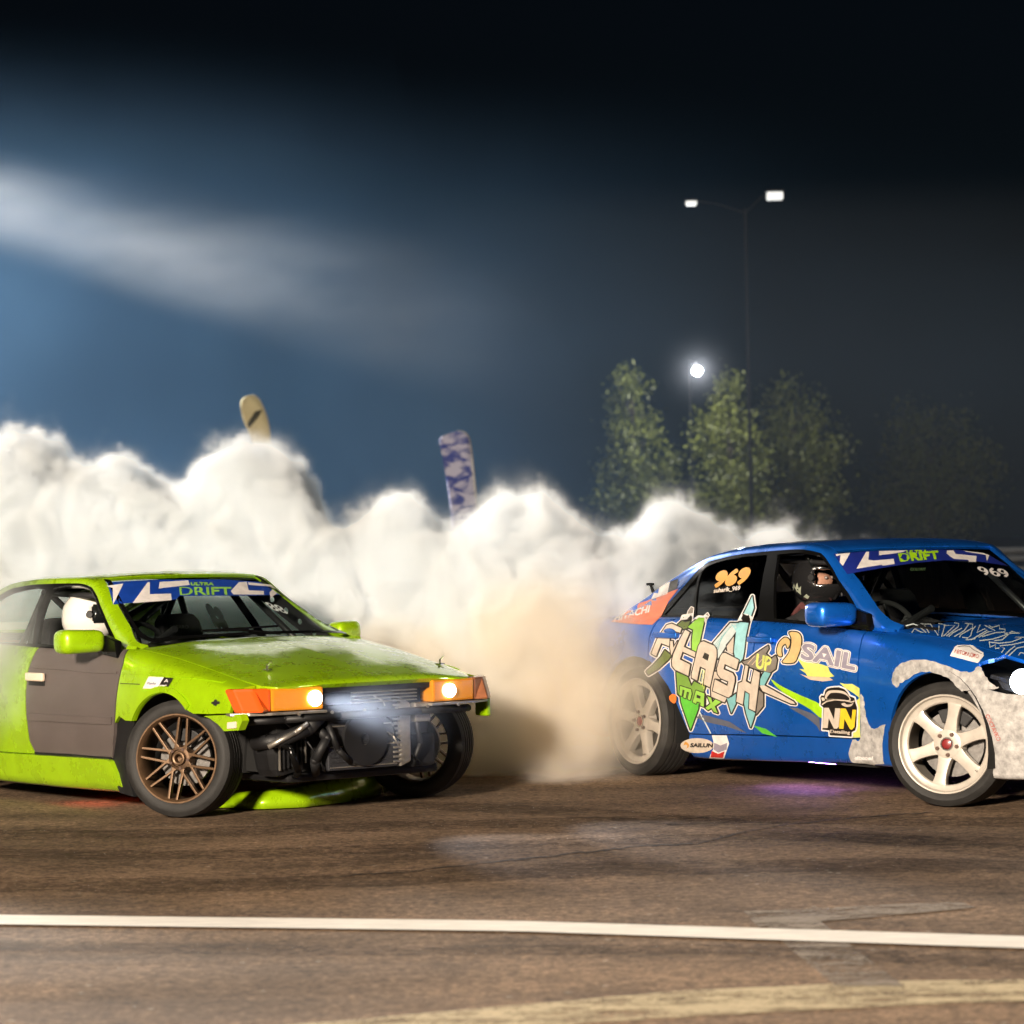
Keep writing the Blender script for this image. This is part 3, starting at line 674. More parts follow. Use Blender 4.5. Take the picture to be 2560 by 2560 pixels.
# underbody and arches
bm = bmesh.new(); prism(bm, [(-2.2, .30), (-1.9, .20), (1.9, .20), (2.0, .30), (1.95, .55), (1.0, .62), (.9, .72), (-2.1, .75)], -.58, .58, 'y'); bm_obj('chassis', bm, M_DARK, rt)
bm = bmesh.new()
for s in (-1, 1): box(bm, (-.05, s * .70, .24), (1.62, .16, .16))
bm_obj('inner_sill', bm, M_DARK, rt)
for x in (AF, AR):
    for s in (-1, 1): wheel_well(BW, x, .31, .385 if x > 0 else .40, .845 if x > 0 else .85, .48, s)
six_spoke(BW, (AF + .01, -.752, .312), 29, -1, spin=12); six_spoke(BW, (AF, .752, .312), 27, 1); six_spoke(BW, (AR, -.748, .312), 0, -1, spin=40); six_spoke(BW, (AR, .748, .312), 0, 1)
# mirror, handles, antenna-like fittings
def mirror_shell(car, c, size, m, s, stem):
    bm = bmesh.new(); bevel_box(bm, (0, 0, 0), size, min(size) * .42, seg=4)
    for v in bm.verts:
        v.co.x += .04 * (v.co.y / size[1]) * -s; v.co.z *= 1 + .12 * (v.co.y / size[1]) * s
    o = bm_obj('side_mirror', bm, m, car.root, True); o.location = c
    bm = bmesh.new(); q = size[0] * .35
    box(bm, (-size[0] / 2 - .001, 0, 0), (.006, size[1] * .82, size[2] * .76)); bm_obj('mirror_glass', bm, M_CHROME, o)
    bm = bmesh.new(); prism(bm, [(-.09, -.035), (.12, -.06), (.10, .03), (-.02, .06)], -.02, .02, 'y', .008)
    f = bm_obj('mirror_foot', bm, M_TRIM, o); f.location = (stem[0], stem[1], stem[2]); return o
mirror_shell(BW, (.56, -.895, .955), (.17, .225, .125), M_BLUE, -1, (.06, .13, -.03)); mirror_shell(BW, (.56, .895, .955), (.17, .225, .125), M_BLUE, 1, (.06, -.13, -.03))
def handle(car, u, v, L, h, m, parent):
    P, N = car.hit(u, v); bm = bmesh.new()
    bevel_box(bm, (0, -.022, 0), (L, .016, h), .007, seg=2); bevel_box(bm, (L * .40, -.008, 0), (.04, .03, h * .9), .006); bevel_box(bm, (-L * .40, -.008, 0), (.04, .03, h * .9), .006)
    bmesh.ops.create_uvsphere(bm, u_segments=20, v_segments=12, radius=1, matrix=Matrix.Translation((0, .004, 0)) @ Matrix.Diagonal((L * .36, .007, h * 1.25, 1)))
    o = bm_obj('door_handle', bm, m, parent, True); o.location = P; o.rotation_euler = (0, 0, 0); return o
handle(BW, 1907, 1599, .22, .032, M_BLUE, d1[0]); handle(BW, 1672, 1588, .22, .032, M_BLUE, d2[0])
bm = bmesh.new(); cyl(bm, (0, 0, 0), (-.03, 0, .05), .012, .008, 8); bevel_box(bm, (-.035, 0, .055), (.05, .03, .018), .006); o = bm_obj('tow_strap', bm, M_BLACK, rt); o.location = (-1.62, -.52, 1.045)
# lexan quarter plate with rivets is drawn with the other stickers

# purple glowing strip added under the sill to tint the ground
M_UGLOW = mat('added_purple_glow', (.2, .1, .4), .4, emis=(.42, .22, 1.0), emis_s=70); bm = bmesh.new(); bevel_box(bm, (.0, -.66, .150), (.55, .012, .012), .003); bm_obj('added_glow_strip', bm, M_UGLOW, rt)
# ------------------------------------------------------------------ green drift sedan
M_LIME = mat('lime_paint', (.355, .61, .004), .27, .26, coat=1.0, coat_rough=.05, noise=.15, nscale=7)
M_GRAPH = mat('grey_primer_door', (.138, .114, .108), .42, .3, noise=.12, nscale=5)
M_AMBER = mat('amber_lens', (.66, .24, .015), .18, coat=1.0)
M_ORANGE = mat('orange_lens', (.72, .095, .012), .16, coat=1.0)
M_BROWN_LENS = mat('brown_amber_lens', (.30, .11, .05), .35, coat=.6, noise=.4, nscale=20)  # far corner lamp: browner, blotchier colour than the near one
M_LAMP = mat('lit_projector', (.9, .9, .9), .3, emis=(.90, .93, 1.0), emis_s=16)
M_ALU = mat('bare_aluminium', (.46, .43, .38), .42, .85, noise=.25, nscale=25)
M_CORE = mat('radiator_core', (.035, .036, .042), .5, .4, bump=.6, bscale=220)
M_CREAM = mat('cream_handle', (.72, .58, .46), .4)
GW = CarFrame('drift_car', (-1.94623, 16.15984), 51.0, 'lime green drift sedan with a grey front door, bronze wheels and no front bumper')
rt = GW.root
sst = {-2.33: (.35, .76, .25, .78, .36), -2.28: (.66, .80, .55, .84, .30), -2.18: (.77, .83, .66, .87, .25), -1.9: (.81, .845, .71, .89, .2), -1.335: (.832, .852, .745, .90, .12), -.5: (.832, .848, .758, .89, .10), 0: (.832, .836, .762, .88, .10), .5: (.832, .833, .758, .88, .105),
       .8: (.832, .842, .742, .895, .11), 1.1: (.832, .812, .716, .865, .12), 1.335: (.832, .775, .706, .832, .12), 1.5: (.828, .745, .700, .803, .13), 1.75: (.815, .698, .690, .748, .16), 1.88: (.80, .674, .672, .715, .18), 1.98: (.765, .655, .64, .685, .2), 2.0: (.74, .640, .60, .665, .22)}
GB = Loft(list(sst), [body_section(*sst[x]) for x in sst])
grs = {-1.8: (.70, .852, .60, .865, .89), -1.5: (.722, .852, .572, .93, .975), -1.25: (.737, .852, .56, 1.03, 1.075), -1.0: (.747, .850, .556, 1.12, 1.165), -.75: (.752, .848, .556, 1.182, 1.222), -.4: (.756, .845, .56, 1.207, 1.24), 0: (.757, .838, .562, 1.210, 1.243), .14: (.755, .835, .560, 1.196, 1.230), .2: (.754, .834, .566, 1.168, 1.215), .3: (.752, .834, .588, 1.10, 1.172),
       .4: (.75, .834, .612, 1.035, 1.125), .5: (.748, .834, .636, .975, 1.078), .6: (.745, .835, .657, .918, 1.03), .7: (.742, .838, .685, .872, .982), .78: (.738, .840, .70, .855, .945), .92: (.72, .838, .66, .848, .885)}
GG = Loft(list(grs), [roof_section(*grs[x]) for x in grs])
GW.hull([(GB, -2.32, 2.0, 0, 7.1), (GB, .84, 2.0, 7.1, 10), (GG, -1.8, .9, 0, 7)])
X = GB.xz; AX, AZ, AR2 = 1.265, .285, .345
door_f = X([(-.095, 1.0), (.2, 1.0), (.5, 1.0), (.795, 1.0), (.835, .77), (.825, .70), (.795, .49), (.775, .40), (.735, .275), (.3, .268), (-.065, .262), (-.115, .33), (-.128, .5), (-.128, .7), (-.115, .78)])
door_r = X([(-1.15, 1.0), (-.6, 1.0), (-.105, 1.0), (-.125, .78), (-.138, .7), (-.138, .5), (-.125, .33), (-.075, .262), (-.5, .258), (-.88, .26), (-.95, .45), (-1.1, .6), (-1.18, .7)])
fend = X([(.805, 1.0), (.845, .77), (.835, .70), (.805, .49), (.795, .462)] + [(.84, .50), (.90, .478)] + [(AX + AR2 * math.cos(R(a)), AZ + AR2 * math.sin(R(a))) for a in range(146, 46, -5)] + [(1.54, .535), (1.68, .537), (1.835, .545), (1.842, .60), (1.852, .668), (1.865, .676)]) + [(1.865, 7.1), (1.6, 7.12), (1.3, 7.12), (1.0, 7.12), (.84, 7.1)]
quart = X([(-1.16, 1.0), (-1.19, .7), (-1.11, .6)] + arc(-1.335, .30, .36, 55, 190, 18) + [(-1.72, .2), (-2.2, .28), (-2.32, .4), (-2.32, .70), (-2.27, .80)]) + [(-2.2, 7.2), (-1.8, 7.1), (-1.4, 7.0)]
skirt = X([(-.90, .16), (-.87, .254), (-.3, .256), (.1, .262), (.45, .268), (.70, .270), (.742, .26), (.79, .20), (.84, .125), (.70, .108), (.2, .098), (-.4, .092), (-.85, .09)])
gd = both('front_door', GB, [door_f], M_LIME, M_GRAPH); gr = both('rear_door', GB, [door_r], M_LIME)
both('front_fender', GB, [fend], M_LIME, dx=.04); both('rear_quarter', GB, [quart], M_LIME, dx=.04); both('side_skirt', GB, [skirt], M_LIME, off=.022, thick=.05)
lip = X([(AX + (AR2 + .002) * math.cos(R(a)), AZ + (AR2 + .002) * math.sin(R(a))) for a in range(146, 46, -4)] + [(AX + (AR2 + .034) * math.cos(R(a)), AZ + (AR2 + .034) * math.sin(R(a))) for a in range(50, 146, 4)])
both('arch_lip', GB, [lip], M_LIME, off=.010, thick=.025)
# pressed creases on the doors: thin raised mouldings
for zz, hh, ff in ((.463, .020, .012),):
    both('door_moulding', GB, [X([(-.11, zz - hh), (.35, zz - hh + .006), (.765, zz - hh + .010), (.775, zz + hh + .008), (.35, zz + hh + .004), (-.115, zz + hh)])], M_LIME, M_GRAPH, off=.009, thick=.012)
both('door_crease', GB, [X([(-.11, .730), (.35, .722), (.80, .716), (.802, .728), (.35, .735), (-.112, .744)])], M_LIME, M_GRAPH, off=.006, thick=.012)
both('fender_crease', GB, [X([(.845, .715), (1.1, .716), (1.38, .712), (1.70, .690), (1.70, .698), (1.38, .722), (1.1, .727), (.847, .727)])], M_LIME, off=.005, thick=.010)
both('sill_strip', GB, [X([(-.07, .255), (.3, .262), (.72, .266), (.73, .280), (.3, .278), (-.075, .272)])], M_LIME, M_BLACK, off=.004, thick=.012)
hood = [(.875, 7.16), (1.2, 7.16), (1.5, 7.16), (1.75, 7.16), (1.90, 7.18), (1.965, 7.5), (1.985, 8.2), (1.992, 9.2), (1.995, 10), (.955, 10), (.94, 9), (.915, 8)]
panel('hood', GB, [hood], M_LIME, rt, 0, thick=.03)
panel('cowl', GB, [[(.80, 7.02), (.865, 7.1), (.905, 8), (.93, 9), (.945, 10), (.84, 10), (.82, 8)]], M_TRIM, rt, 0, off=-.012)
panel('trunk_lid', GB, [[(-1.7, 7.2), (-2.2, 7.3), (-2.28, 8), (-2.31, 10), (-1.85, 10), (-1.8, 8.5)]], M_LIME, rt, 0)
# greenhouse
w_f = [(-.13, .14), (-.20, 1.5), (-.245, 2.75), (-.10, 3.02), (.05, 3.05), (.16, 3.0), (.24, 2.88), (.36, 2.75), (.47, 2.6), (.55, 2.35), (.60, 1.8), (.63, .14)]
w_r = [(-1.16, .14), (-1.10, 1.0), (-.92, 2.5), (-.72, 2.95), (-.45, 3.05), (-.30, 2.8), (-.255, 1.5), (-.19, .14)]
surr = [(-1.24, .02), (-1.17, 1.2), (-.98, 2.8), (-.72, 3.28), (-.2, 3.32), (.08, 3.32), (.2, 3.22), (.30, 3.1), (.42, 3.0), (.53, 2.9), (.62, 2.7), (.68, 2.0), (.70, .02)]
both('window_surround', GG, [surr, w_f, w_r], M_TRIM)
both('rear_door_glass', GG, [w_r], M_GLASS, thick=0, off=-.006)
panel('front_door_glass', GG, [w_f], M_GLASS, rt, 1, thick=0, off=-.006)
gt = [(-.23, 2.86), (-.10, 3.10), (.05, 3.13), (.17, 3.08), (.25, 2.96), (.37, 2.83), (.48, 2.68), (.565, 2.42), (.615, 1.85), (.645, .14), (.632, .14), (.602, 1.8), (.552, 2.35), (.472, 2.6), (.362, 2.75), (.242, 2.88), (.16, 3.0), (.05, 3.05), (-.10, 3.02), (-.22, 2.8)]
both('window_moulding', GG, [gt], M_CHROME, off=.006, thick=.01)
rail = [(-1.75, .03), (-1.25, .03), (-1.18, 1.2), (-.99, 2.82), (-.73, 3.30), (-.2, 3.34), (.08, 3.34), (.21, 3.24), (.31, 3.12), (.43, 3.02), (.54, 2.92), (.63, 2.72), (.69, 2.0), (.71, .03), (.88, .03), (.86, 4.5), (.62, 4.84), (.3, 4.9), (.17, 4.92), (-.78, 4.92), (-1.3, 4.9), (-1.75, 4.7)]
both('roof_rail', GG, [rail], M_LIME)
panel('roof', GG, [[(.148, 4.95), (.168, 6), (.178, 7), (-.80, 7), (-.78, 6), (-.75, 4.95)]], M_LIME, rt, 0)
panel('windshield', GG, [[(.16, 4.95), (.18, 6), (.19, 7), (.90, 7), (.89, 6), (.855, 4.95), (.62, 4.87), (.3, 4.93)]], M_GLASS, rt, 0, thick=.004)
wsb = [(.16, 4.95), (.855, 4.95), (.89, 6), (.90, 7), (.868, 7), (.858, 6), (.82, 5.2), (.62, 5.1), (.3, 5.15), (.185, 5.18)]
panel('windshield_border', GG, [wsb], M_TRIM, rt, 0, thick=.002, off=.003)
panel('rear_window', GG, [[(-.765, 4.95), (-.795, 6), (-.815, 7), (-1.6, 7), (-1.58, 6), (-1.5, 4.95), (-1.1, 4.95)]], M_GLASS, rt, 0, thick=.004)
interior(GW, .48, .78, .86, -.375, -.34, .70, 1.20)
# far pillar gusset with dimple holes
def gusset(side):
    a = Vector((.20, side * .50, 1.12)); b = Vector((.62, side * .60, .86)); d = (b - a); n = 26; hs = []
    L = d.length; ol = [(-.02, -.055), (L + .06, -.05), (L + .08, .05), (-.02, .05)]
    for k in range(4): hs.append([(L * (.20 + .24 * k) + .017 * math.cos(2 * math.pi * i / 12), .017 * math.sin(2 * math.pi * i / 12)) for i in range(12)])
    P, F = fill([ol] + hs, .05)
    ax = d.normalized(); ay = Vector((0, side, 0)).cross(ax).normalized(); V = [a + ax * p[0] + ay * p[1] for p in P]
    return mesh_obj('cage_gusset', V, F, M_TUBE, rt)
gusset(1); gusset(-1)
# underbody, arches, wheels
bm = bmesh.new(); prism(bm, [(-2.2, .30), (-1.9, .18), (1.2, .18), (1.55, .22), (1.6, .50), (1.0, .60), (.9, .70), (-2.1, .72)], -.54, .54, 'y'); bm_obj('chassis', bm, M_DARK, rt)
bm = bmesh.new()
for s in (-1, 1): box(bm, (-.05, s * .67, .20), (1.60, .16, .14))
bm_obj('inner_sill', bm, M_DARK, rt)
wheel_well(GW, 1.27, .30, .365, .80, .50, -1, 38, 200)
for s in (-1, 1): wheel_well(GW, -1.335, .31, .385, .82, .46, s)
mesh_wheel(GW, (1.325, -.74, .297), 31, -1, spin=8); mesh_wheel(GW, (1.335, .735, .297), 30, 1, spin=5); mesh_wheel(GW, (-1.335, -.735, .297), 0, -1); mesh_wheel(GW, (-1.335, .735, .297), 0, 1)
mirror_shell(GW, (.575, -.905, .885), (.15, .235, .125), M_LIME, -1, (.08, .13, -.03)); mirror_shell(GW, (.50, .86, .875), (.15, .19, .125), M_LIME, 1, (.08, -.13, -.03))
P, N = GW.hit(94, 1692); bm = bmesh.new()
bevel_box(bm, (0, -.016, 0), (.185, .026, .046), .011, seg=3); o = bm_obj('door_handle', bm, M_CREAM, gd[0], True); o.location = P
bm = bmesh.new(); bevel_box(bm, (0, -.004, -.034), (.17, .012, .028), .004); o2 = bm_obj('handle_recess', bm, M_DARK, gd[0]); o2.location = P
# torn black liner hanging behind the front wheel
def px_plate(car, name, pts, y, th, m, step=20):
    Q, F = fill([pts], step); V = [car.on(u, v, 1, y) for u, v in Q]; n = len(V); V2 = [v + Vector((0, th, 0)) for v in V]
    b = {}
    for f in F:
        for i in range(3):
            e = (f[i], f[(i + 1) % 3]); k = (min(e), max(e)); b.setdefault(k, []).append(e)
    FF = [tuple(int(i) for i in f) for f in F] + [tuple(int(i) + n for i in f[::-1]) for f in F]
    for k, e in b.items():
        if len(e) == 1: a, c = e[0]; FF.append((int(c), int(a), int(a) + n, int(c) + n))
    o = mesh_obj(name, V + V2, FF, m, car.root); bm = bmesh.new(); bm.from_mesh(o.data); bmesh.ops.recalc_face_normals(bm, faces=list(bm.faces)); bm.to_mesh(o.data); bm.free(); return o
px_plate(GW, 'torn_arch_liner', [(308, 1777), (330, 1781), (336, 1806), (326, 1850), (318, 1900), (322, 1950), (334, 1992), (300, 1982), (278, 1930), (264, 1880), (262, 1862), (252, 1842), (280, 1805)], -.806, .05, M_BLACK)
# headlamp units
def lamp_block(s, y0, y1, x0, x1, z0, z1, m, name, nose=.03):
    pl = [(x0, s * y0), (x1, s * y1), (x1 - .10, s * y1), (x0 - .12, s * y0)]
    bm = bmesh.new(); prism(bm, pl, z0, z1, 'z', .012); return bm_obj(name, bm, m, rt)
for s in (-1, 1):
    far = s > 0
    lb = lamp_block(s, .345, .635, 1.995, 1.965, .548, .662, M_AMBER, 'headlight')
    bm = bmesh.new(); prism(bm, [(1.962, s * .640), (1.93, s * .725), (1.865, s * .797), (1.80, s * .805), (1.86, s * .64)], .546, .664, 'z', .012)
    for v in bm.verts:
        if v.co.z < .605 and abs(v.co.y) > .70: v.co.x += .055; v.co.y -= s * .012
    bm_obj('corner_lamp', bm, M_BROWN_LENS if far else M_ORANGE, rt)
    bm = bmesh.new(); prism(bm, [(2.005, s * .33), (1.975, s * .64), (1.93, s * .745), (1.86, s * .815), (1.80, s * .80), (1.85, s * .33)], .530, .544, 'z', .003); bm_obj('lamp_tray', bm, M_ALU, rt)
    bm = bmesh.new(); bmesh.ops.create_uvsphere(bm, u_segments=24, v_segments=14, radius=.040 if not far else .036)
    for v in bm.verts: v.co.x *= .5
    pj = bm_obj('lamp_projector', bm, M_LAMP, rt, True); pj.location = (1.995, s * (.395 if not far else .455), .604)
    sp = bpy.data.lights.new('headlight_beam', 'SPOT'); sp.energy = 150; sp.color = (.82, .88, 1); sp.spot_size = R(46); sp.spot_blend = .5; sp.shadow_soft_size = .03
    so = link(bpy.data.objects.new('headlight_beam', sp), rt); so.location = (2.035, s * .40, .604); so.rotation_euler = Vector((1, 0.0, -.12)).to_track_quat('-Z', 'Y').to_euler()
# bare front end: radiator support, intercooler, pipes, crash bar
bm = bmesh.new(); prism(bm, [(-.36, .625), (.36, .625), (.36, .655), (-.36, .655)], 1.90, 1.965, 'x', .006); bm_obj('radiator_support', bm, M_BLACK, rt)
sl = None
for k in range(4):
    bm = bmesh.new(); bevel_box(bm, (1.955, .06, .618 - .017 * k), (.03, .40, .006), .002); bm_obj('grille_slat', bm, M_ALU, rt)
bm = bmesh.new(); bevel_box(bm, (1.90, -.06, .395), (.07, .44, .33), .006); bm_obj('intercooler_core', bm, M_CORE, rt)
bm = bmesh.new(); prism(bm, [(.165, .225), (.235, .25), (.235, .55), (.165, .585)], 1.865, 1.945, 'x', .012); bm_obj('intercooler_tank', bm, M_ALU, rt)
for k in range(14):
    bm = bmesh.new(); bevel_box(bm, (1.942, .150, .255 + .024 * k), (.012, .055, .011), .003); bm_obj('cooler_fin', bm, M_ALU, rt)
bm = bmesh.new(); tube(bm, [(1.86, -.72, .50), (1.95, -.55, .505), (2.0, -.25, .51), (2.0, .25, .51), (1.95, .55, .505), (1.88, .66, .50)], .020); bm_obj('crash_bar', bm, M_BLACK, rt, True)
bm = bmesh.new(); tube(bm, [(1.93, -.33, .50), (1.96, -.42, .45), (1.90, -.55, .40), (1.75, -.60, .38)], .036, 12); bm_obj('boost_pipe', bm, M_BLACK, rt, True)
bm = bmesh.new(); tube(bm, [(1.97, -.30, .46), (1.99, -.26, .34), (1.96, -.16, .27), (1.90, -.05, .25)], .016, 10); bm_obj('coolant_hose', bm, M_BLACK, rt, True)
bm = bmesh.new(); tube(bm, [(1.90, -.62, .37), (1.97, -.50, .44), (1.99, -.44, .48)], .014, 8); bm_obj('tow_strut', bm, M_ALU, rt, True)
bm = bmesh.new(); bevel_box(bm, (1.76, -.45, .31), (.20, .22, .18), .05, Matrix.Rotation(R(12), 3, 'X')); bm_obj('oil_cooler_shroud', bm, M_BLACK, rt)
for k in range(7):
    bm = bmesh.new(); bevel_box(bm, (1.868, -.53 + .026 * k, .315 + .005 * k), (.012, .008, .14), .002); bm_obj('oil_cooler_fin', bm, M_ALU if k in (0, 6) else M_BLACK, rt)
bm = bmesh.new(); tube(bm, [(1.83, -.58, .42), (1.95, -.52, .36), (1.93, -.46, .24), (1.80, -.40, .20)], .017, 10); bm_obj('oil_line', bm, M_TRIM, rt, True)
bm = bmesh.new(); tube(bm, [(1.88, -.34, .47), (1.97, -.31, .40), (1.93, -.36, .29), (1.85, -.30, .22)], .024, 12); bm_obj('radiator_hose', bm, M_BLACK, rt, True)
for k in range(5):
    a = rnd.uniform(-.6, .3); bm = bmesh.new(); pts = [(1.90 + rnd.uniform(0, .06), a + .05 * q + rnd.uniform(-.03, .03), .52 - .07 * q + rnd.uniform(-.02, .02)) for q in range(5)]; tube(bm, pts, .005, 5); bm_obj('loose_wire', bm, (M_BLACK, M_TRIM, M_ALU)[k % 3], rt, True)
bm = bmesh.new(); tube(bm, [(1.97, -.02, .60), (1.985, .03, .57), (1.98, .045, .545)], .004, 5); bm_obj('loose_wire', bm, M_ALU, rt)
lathe('cooling_fan', [(-.01, .03), (-.012, .135), (.02, .140), (.02, .125), (.0, .03)], M_BLACK, rt, 32).matrix_local = Matrix.Translation((1.945, -.06, .38)) @ Matrix.Rotation(R(90), 4, 'Z')
for k in range(12):
    bm = bmesh.new(); bevel_box(bm, (1.937, -.06, .245 + .026 * k), (.006, .42, .006), .002); bm_obj('core_bar', bm, M_ALU if k % 4 == 0 else M_CORE, rt)
for k in range(6):
    bm = bmesh.new(); cyl(bm, (2.0, -.50 + .2 * k, .53), (2.008, -.50 + .2 * k, .53), .009, .009, 6); bm_obj('bolt', bm, M_ALU, rt)
bm = bmesh.new(); bevel_box(bm, (1.62, .02, .20), (.42, .95, .05), .02); bm_obj('undertray', bm, M_BLACK, rt)
bm = bmesh.new(); box(bm, (1.70, -.05, .43), (.28, .95, .40)); bm_obj('engine_block', bm, M_DARK, rt)
bm = bmesh.new(); bevel_box(bm, (1.94, .30, .50), (.05, .10, .10), .01); bevel_box(bm, (1.93, .40, .515), (.02, .30, .012), .003); bm_obj('lamp_bracket', bm, M_ALU, rt)
bm = bmesh.new(); tube(bm, [(1.93, .27, .52), (1.95, .29, .34), (1.90, .27, .22)], .013, 8); bm_obj('support_strut', bm, M_BLACK, rt, True)
bm = bmesh.new(); bevel_box(bm, (1.84, .36, .30), (.10, .15, .17), .02); bm_obj('power_steering_cooler', bm, M_BLACK, rt)
px_plate(GW, 'bumper_bracket', [(508, 1790), (600, 1786), (606, 1802), (596, 1826), (560, 1828), (546, 1812), (524, 1796)], -.80, .04, M_LIME)
px_plate(GW, 'bracket_tag', [(568, 1806), (590, 1804), (590, 1820), (567, 1822)], -.806, .004, M_CREAM)
bm = bmesh.new(); bevel_box(bm, (1.84, .79, .50), (.10, .03, .10), .01); bm_obj('bumper_stub', bm, M_LIME, rt)
# torn bumper lip dragging on the road
bt = [(548, 2017), (650, 2021), (760, 2016), (860, 2004), (940, 1988), (1000, 1962), (1022, 1928)]
tp = [(556, 1998), (650, 1986), (760, 1970), (850, 1950), (930, 1932), (990, 1908), (1024, 1882)]
V = []; F = []; n = 40
bu = np.interp(np.linspace(0, 6, n), range(7), [p[0] for p in bt]); bv = np.interp(np.linspace(0, 6, n), range(7), [p[1] for p in bt]); tu = np.interp(np.linspace(0, 6, n), range(7), [p[0] for p in tp]); tv = np.interp(np.linspace(0, 6, n), range(7), [p[1] for p in tp])
for i in range(n):
    q = i / (n - 1); lift = .012 + .10 * max(0, (q - .72) / .28) ** 1.5
    g0 = ground_px(bu[i], bv[i], lift); a = GW.I @ g0; b = GW.on(tu[i], tv[i], 0, a.x - .03); mid = (a + b) / 2 + Vector((.018, 0, 0)) + Vector((0, 0, rnd.uniform(-.004, .004)))
    back = a + Vector((-.10, 0, .004)); V += [b + Vector((-.06, 0, .012)), b, mid, a, back]
    if i:
        for k in range(4): F.append((5 * i - 5 + k, 5 * i + k, 5 * i + k + 1, 5 * i - 4 + k))
lipo = mesh_obj('torn_bumper_lip', V, F, M_LIME, rt, True)
sm = lipo.modifiers.new('thickness', 'SOLIDIFY'); sm.thickness = .006
# hood pins and wiper
for (u, v) in ((668, 1678), (1100, 1662)):
    h = GW.hit(u, v)
    if h is None: continue
    P, N = h; bm = bmesh.new(); cyl(bm, (0, 0, -.01), (0, 0, .03), .006, .006, 8); bevel_box(bm, (0, 0, .006), (.05, .03, .006), .002); tube(bm, [(0, 0, .025), (.02, .01, .045), (.0, .03, .05), (-.02, .015, .03)], .002, 5)
    o = bm_obj('hood_pin', bm, M_CHROME, rt); o.location = P
bm = bmesh.new(); tube(bm, [(.90, .15, .895), (.865, -.10, .925), (.855, -.30, .925)], .007, 6); tube(bm, [(.862, .16, .935), (.852, -.32, .925)], .006, 6); bm_obj('wiper', bm, M_TRIM, rt)

M_RGLOW = mat('added_red_glow', (.4, .05, .03), .4, emis=(1.0, .10, .03), emis_s=30); bm = bmesh.new(); bevel_box(bm, (.25, -.66, .110), (.35, .010, .010), .003); bm_obj('added_glow_strip', bm, M_RGLOW, rt)  # red glowing strip added under the car for a glow on the road
# ------------------------------------------------------------------ stickers and lettering
def ink(name, c, rough=.38, coat=.5): return mat(name, c, rough, coat=coat, noise=.20, nscale=16)
I_CREAM = ink('cream_vinyl', (.62, .53, .44)); I_WHITE = ink('white_vinyl', (.80, .76, .74)); I_BLACK = ink('black_vinyl', (.014, .011, .010)); I_GREEN = ink('bright_green_vinyl', (.10, .52, .04))
I_LGREEN = ink('light_green_vinyl', (.28, .58, .07)); I_OLIVE = ink('olive_vinyl', (.13, .17, .045)); I_MGREEN = ink('mid_green_vinyl', (.17, .34, .045)); I_SKY = ink('sky_vinyl', (.34, .66, .70)); I_PALE = ink('pale_blue_vinyl', (.60, .68, .68)); I_TEAL = ink('teal_vinyl', (.20, .48, .50))
I_GREYV = ink('grey_vinyl', (.22, .19, .16)); I_SLATE = ink('slate_vinyl', (.10, .11, .15)); I_YELLOW = ink('yellow_vinyl', (.85, .58, .03)); I_GOLD = ink('gold_vinyl', (.62, .29, .04), .75, 0); I_BUFF = ink('buff_vinyl', (.66, .46, .20)); I_LIMEV = ink('lime_vinyl', (.36, .66, .01)); I_LEMON = ink('lemon_vinyl', (.66, .70, .16)); I_PEACH = ink('peach_vinyl', (.70, .50, .36))
I_MAUVE = ink('mauve_vinyl', (.30, .27, .34)); I_ORANGE = ink('orange_vinyl', (.75, .20, .10)); I_RED = ink('red_vinyl', (.55, .03, .025)); I_NAVY = ink('navy_vinyl', (.012, .025, .22)); I_ROYAL = ink('royal_vinyl', (.008, .05, .34)); I_PRINT = ink('red_print', (.45, .10, .08)); I_DIM = ink('dim_green_print', (.05, .09, .035)); I_MARK = mat('side_marker_lens', (.80, .18, .02), .2, coat=1)
def fr(ox, oy, s): return lambda *p: [(ox + x * s, oy + y * s) for x, y in p]
zA, zB, zC, zD = (fr(1610, 1500, .12422), fr(1780, 1560, .12422), fr(1640, 1660, .12422), fr(1920, 1560, .12422))
zE, zF, zG, zH = fr(2020, 1700, .09317), fr(2060, 1360, .12422), fr(2260, 1360, .15528), fr(2240, 1540, .16563)
z3, z6, z1, z2 = fr(1440, 1300, .28986), fr(2060, 1540, .2588), fr(0, 1400, .33126), fr(560, 1400, .33126)
def spoly(pts, n=5):
    """closed Catmull-Rom through the points"""
    P = [np.array(p, float) for p in pts]; N = len(P); out = []
    for i in range(N):
        a, b, c, d = P[i - 1], P[i], P[(i + 1) % N], P[(i + 2) % N]
        for k in range(n):
            t = k / n; out.append(tuple(.5 * ((2 * b) + (c - a) * t + (2 * a - 5 * b + 4 * c - d) * t * t + (-a + 3 * b - 3 * c + d) * t ** 3)))
    return out
def stroke(pts, w, taper=False):
    P = [np.array(p, float) for p in pts]; L = []; Rr = []
    for i, p in enumerate(P):
        d = P[min(i + 1, len(P) - 1)] - P[max(i - 1, 0)]; d = d / (np.linalg.norm(d) + 1e-9); n = np.array([-d[1], d[0]]); q = w / 2 * ((1 - i / (len(P) - 1)) * .8 + .2 if taper else 1)
        L.append(tuple(p + n * q)); Rr.append(tuple(p - n * q))
    return L + Rr[::-1]
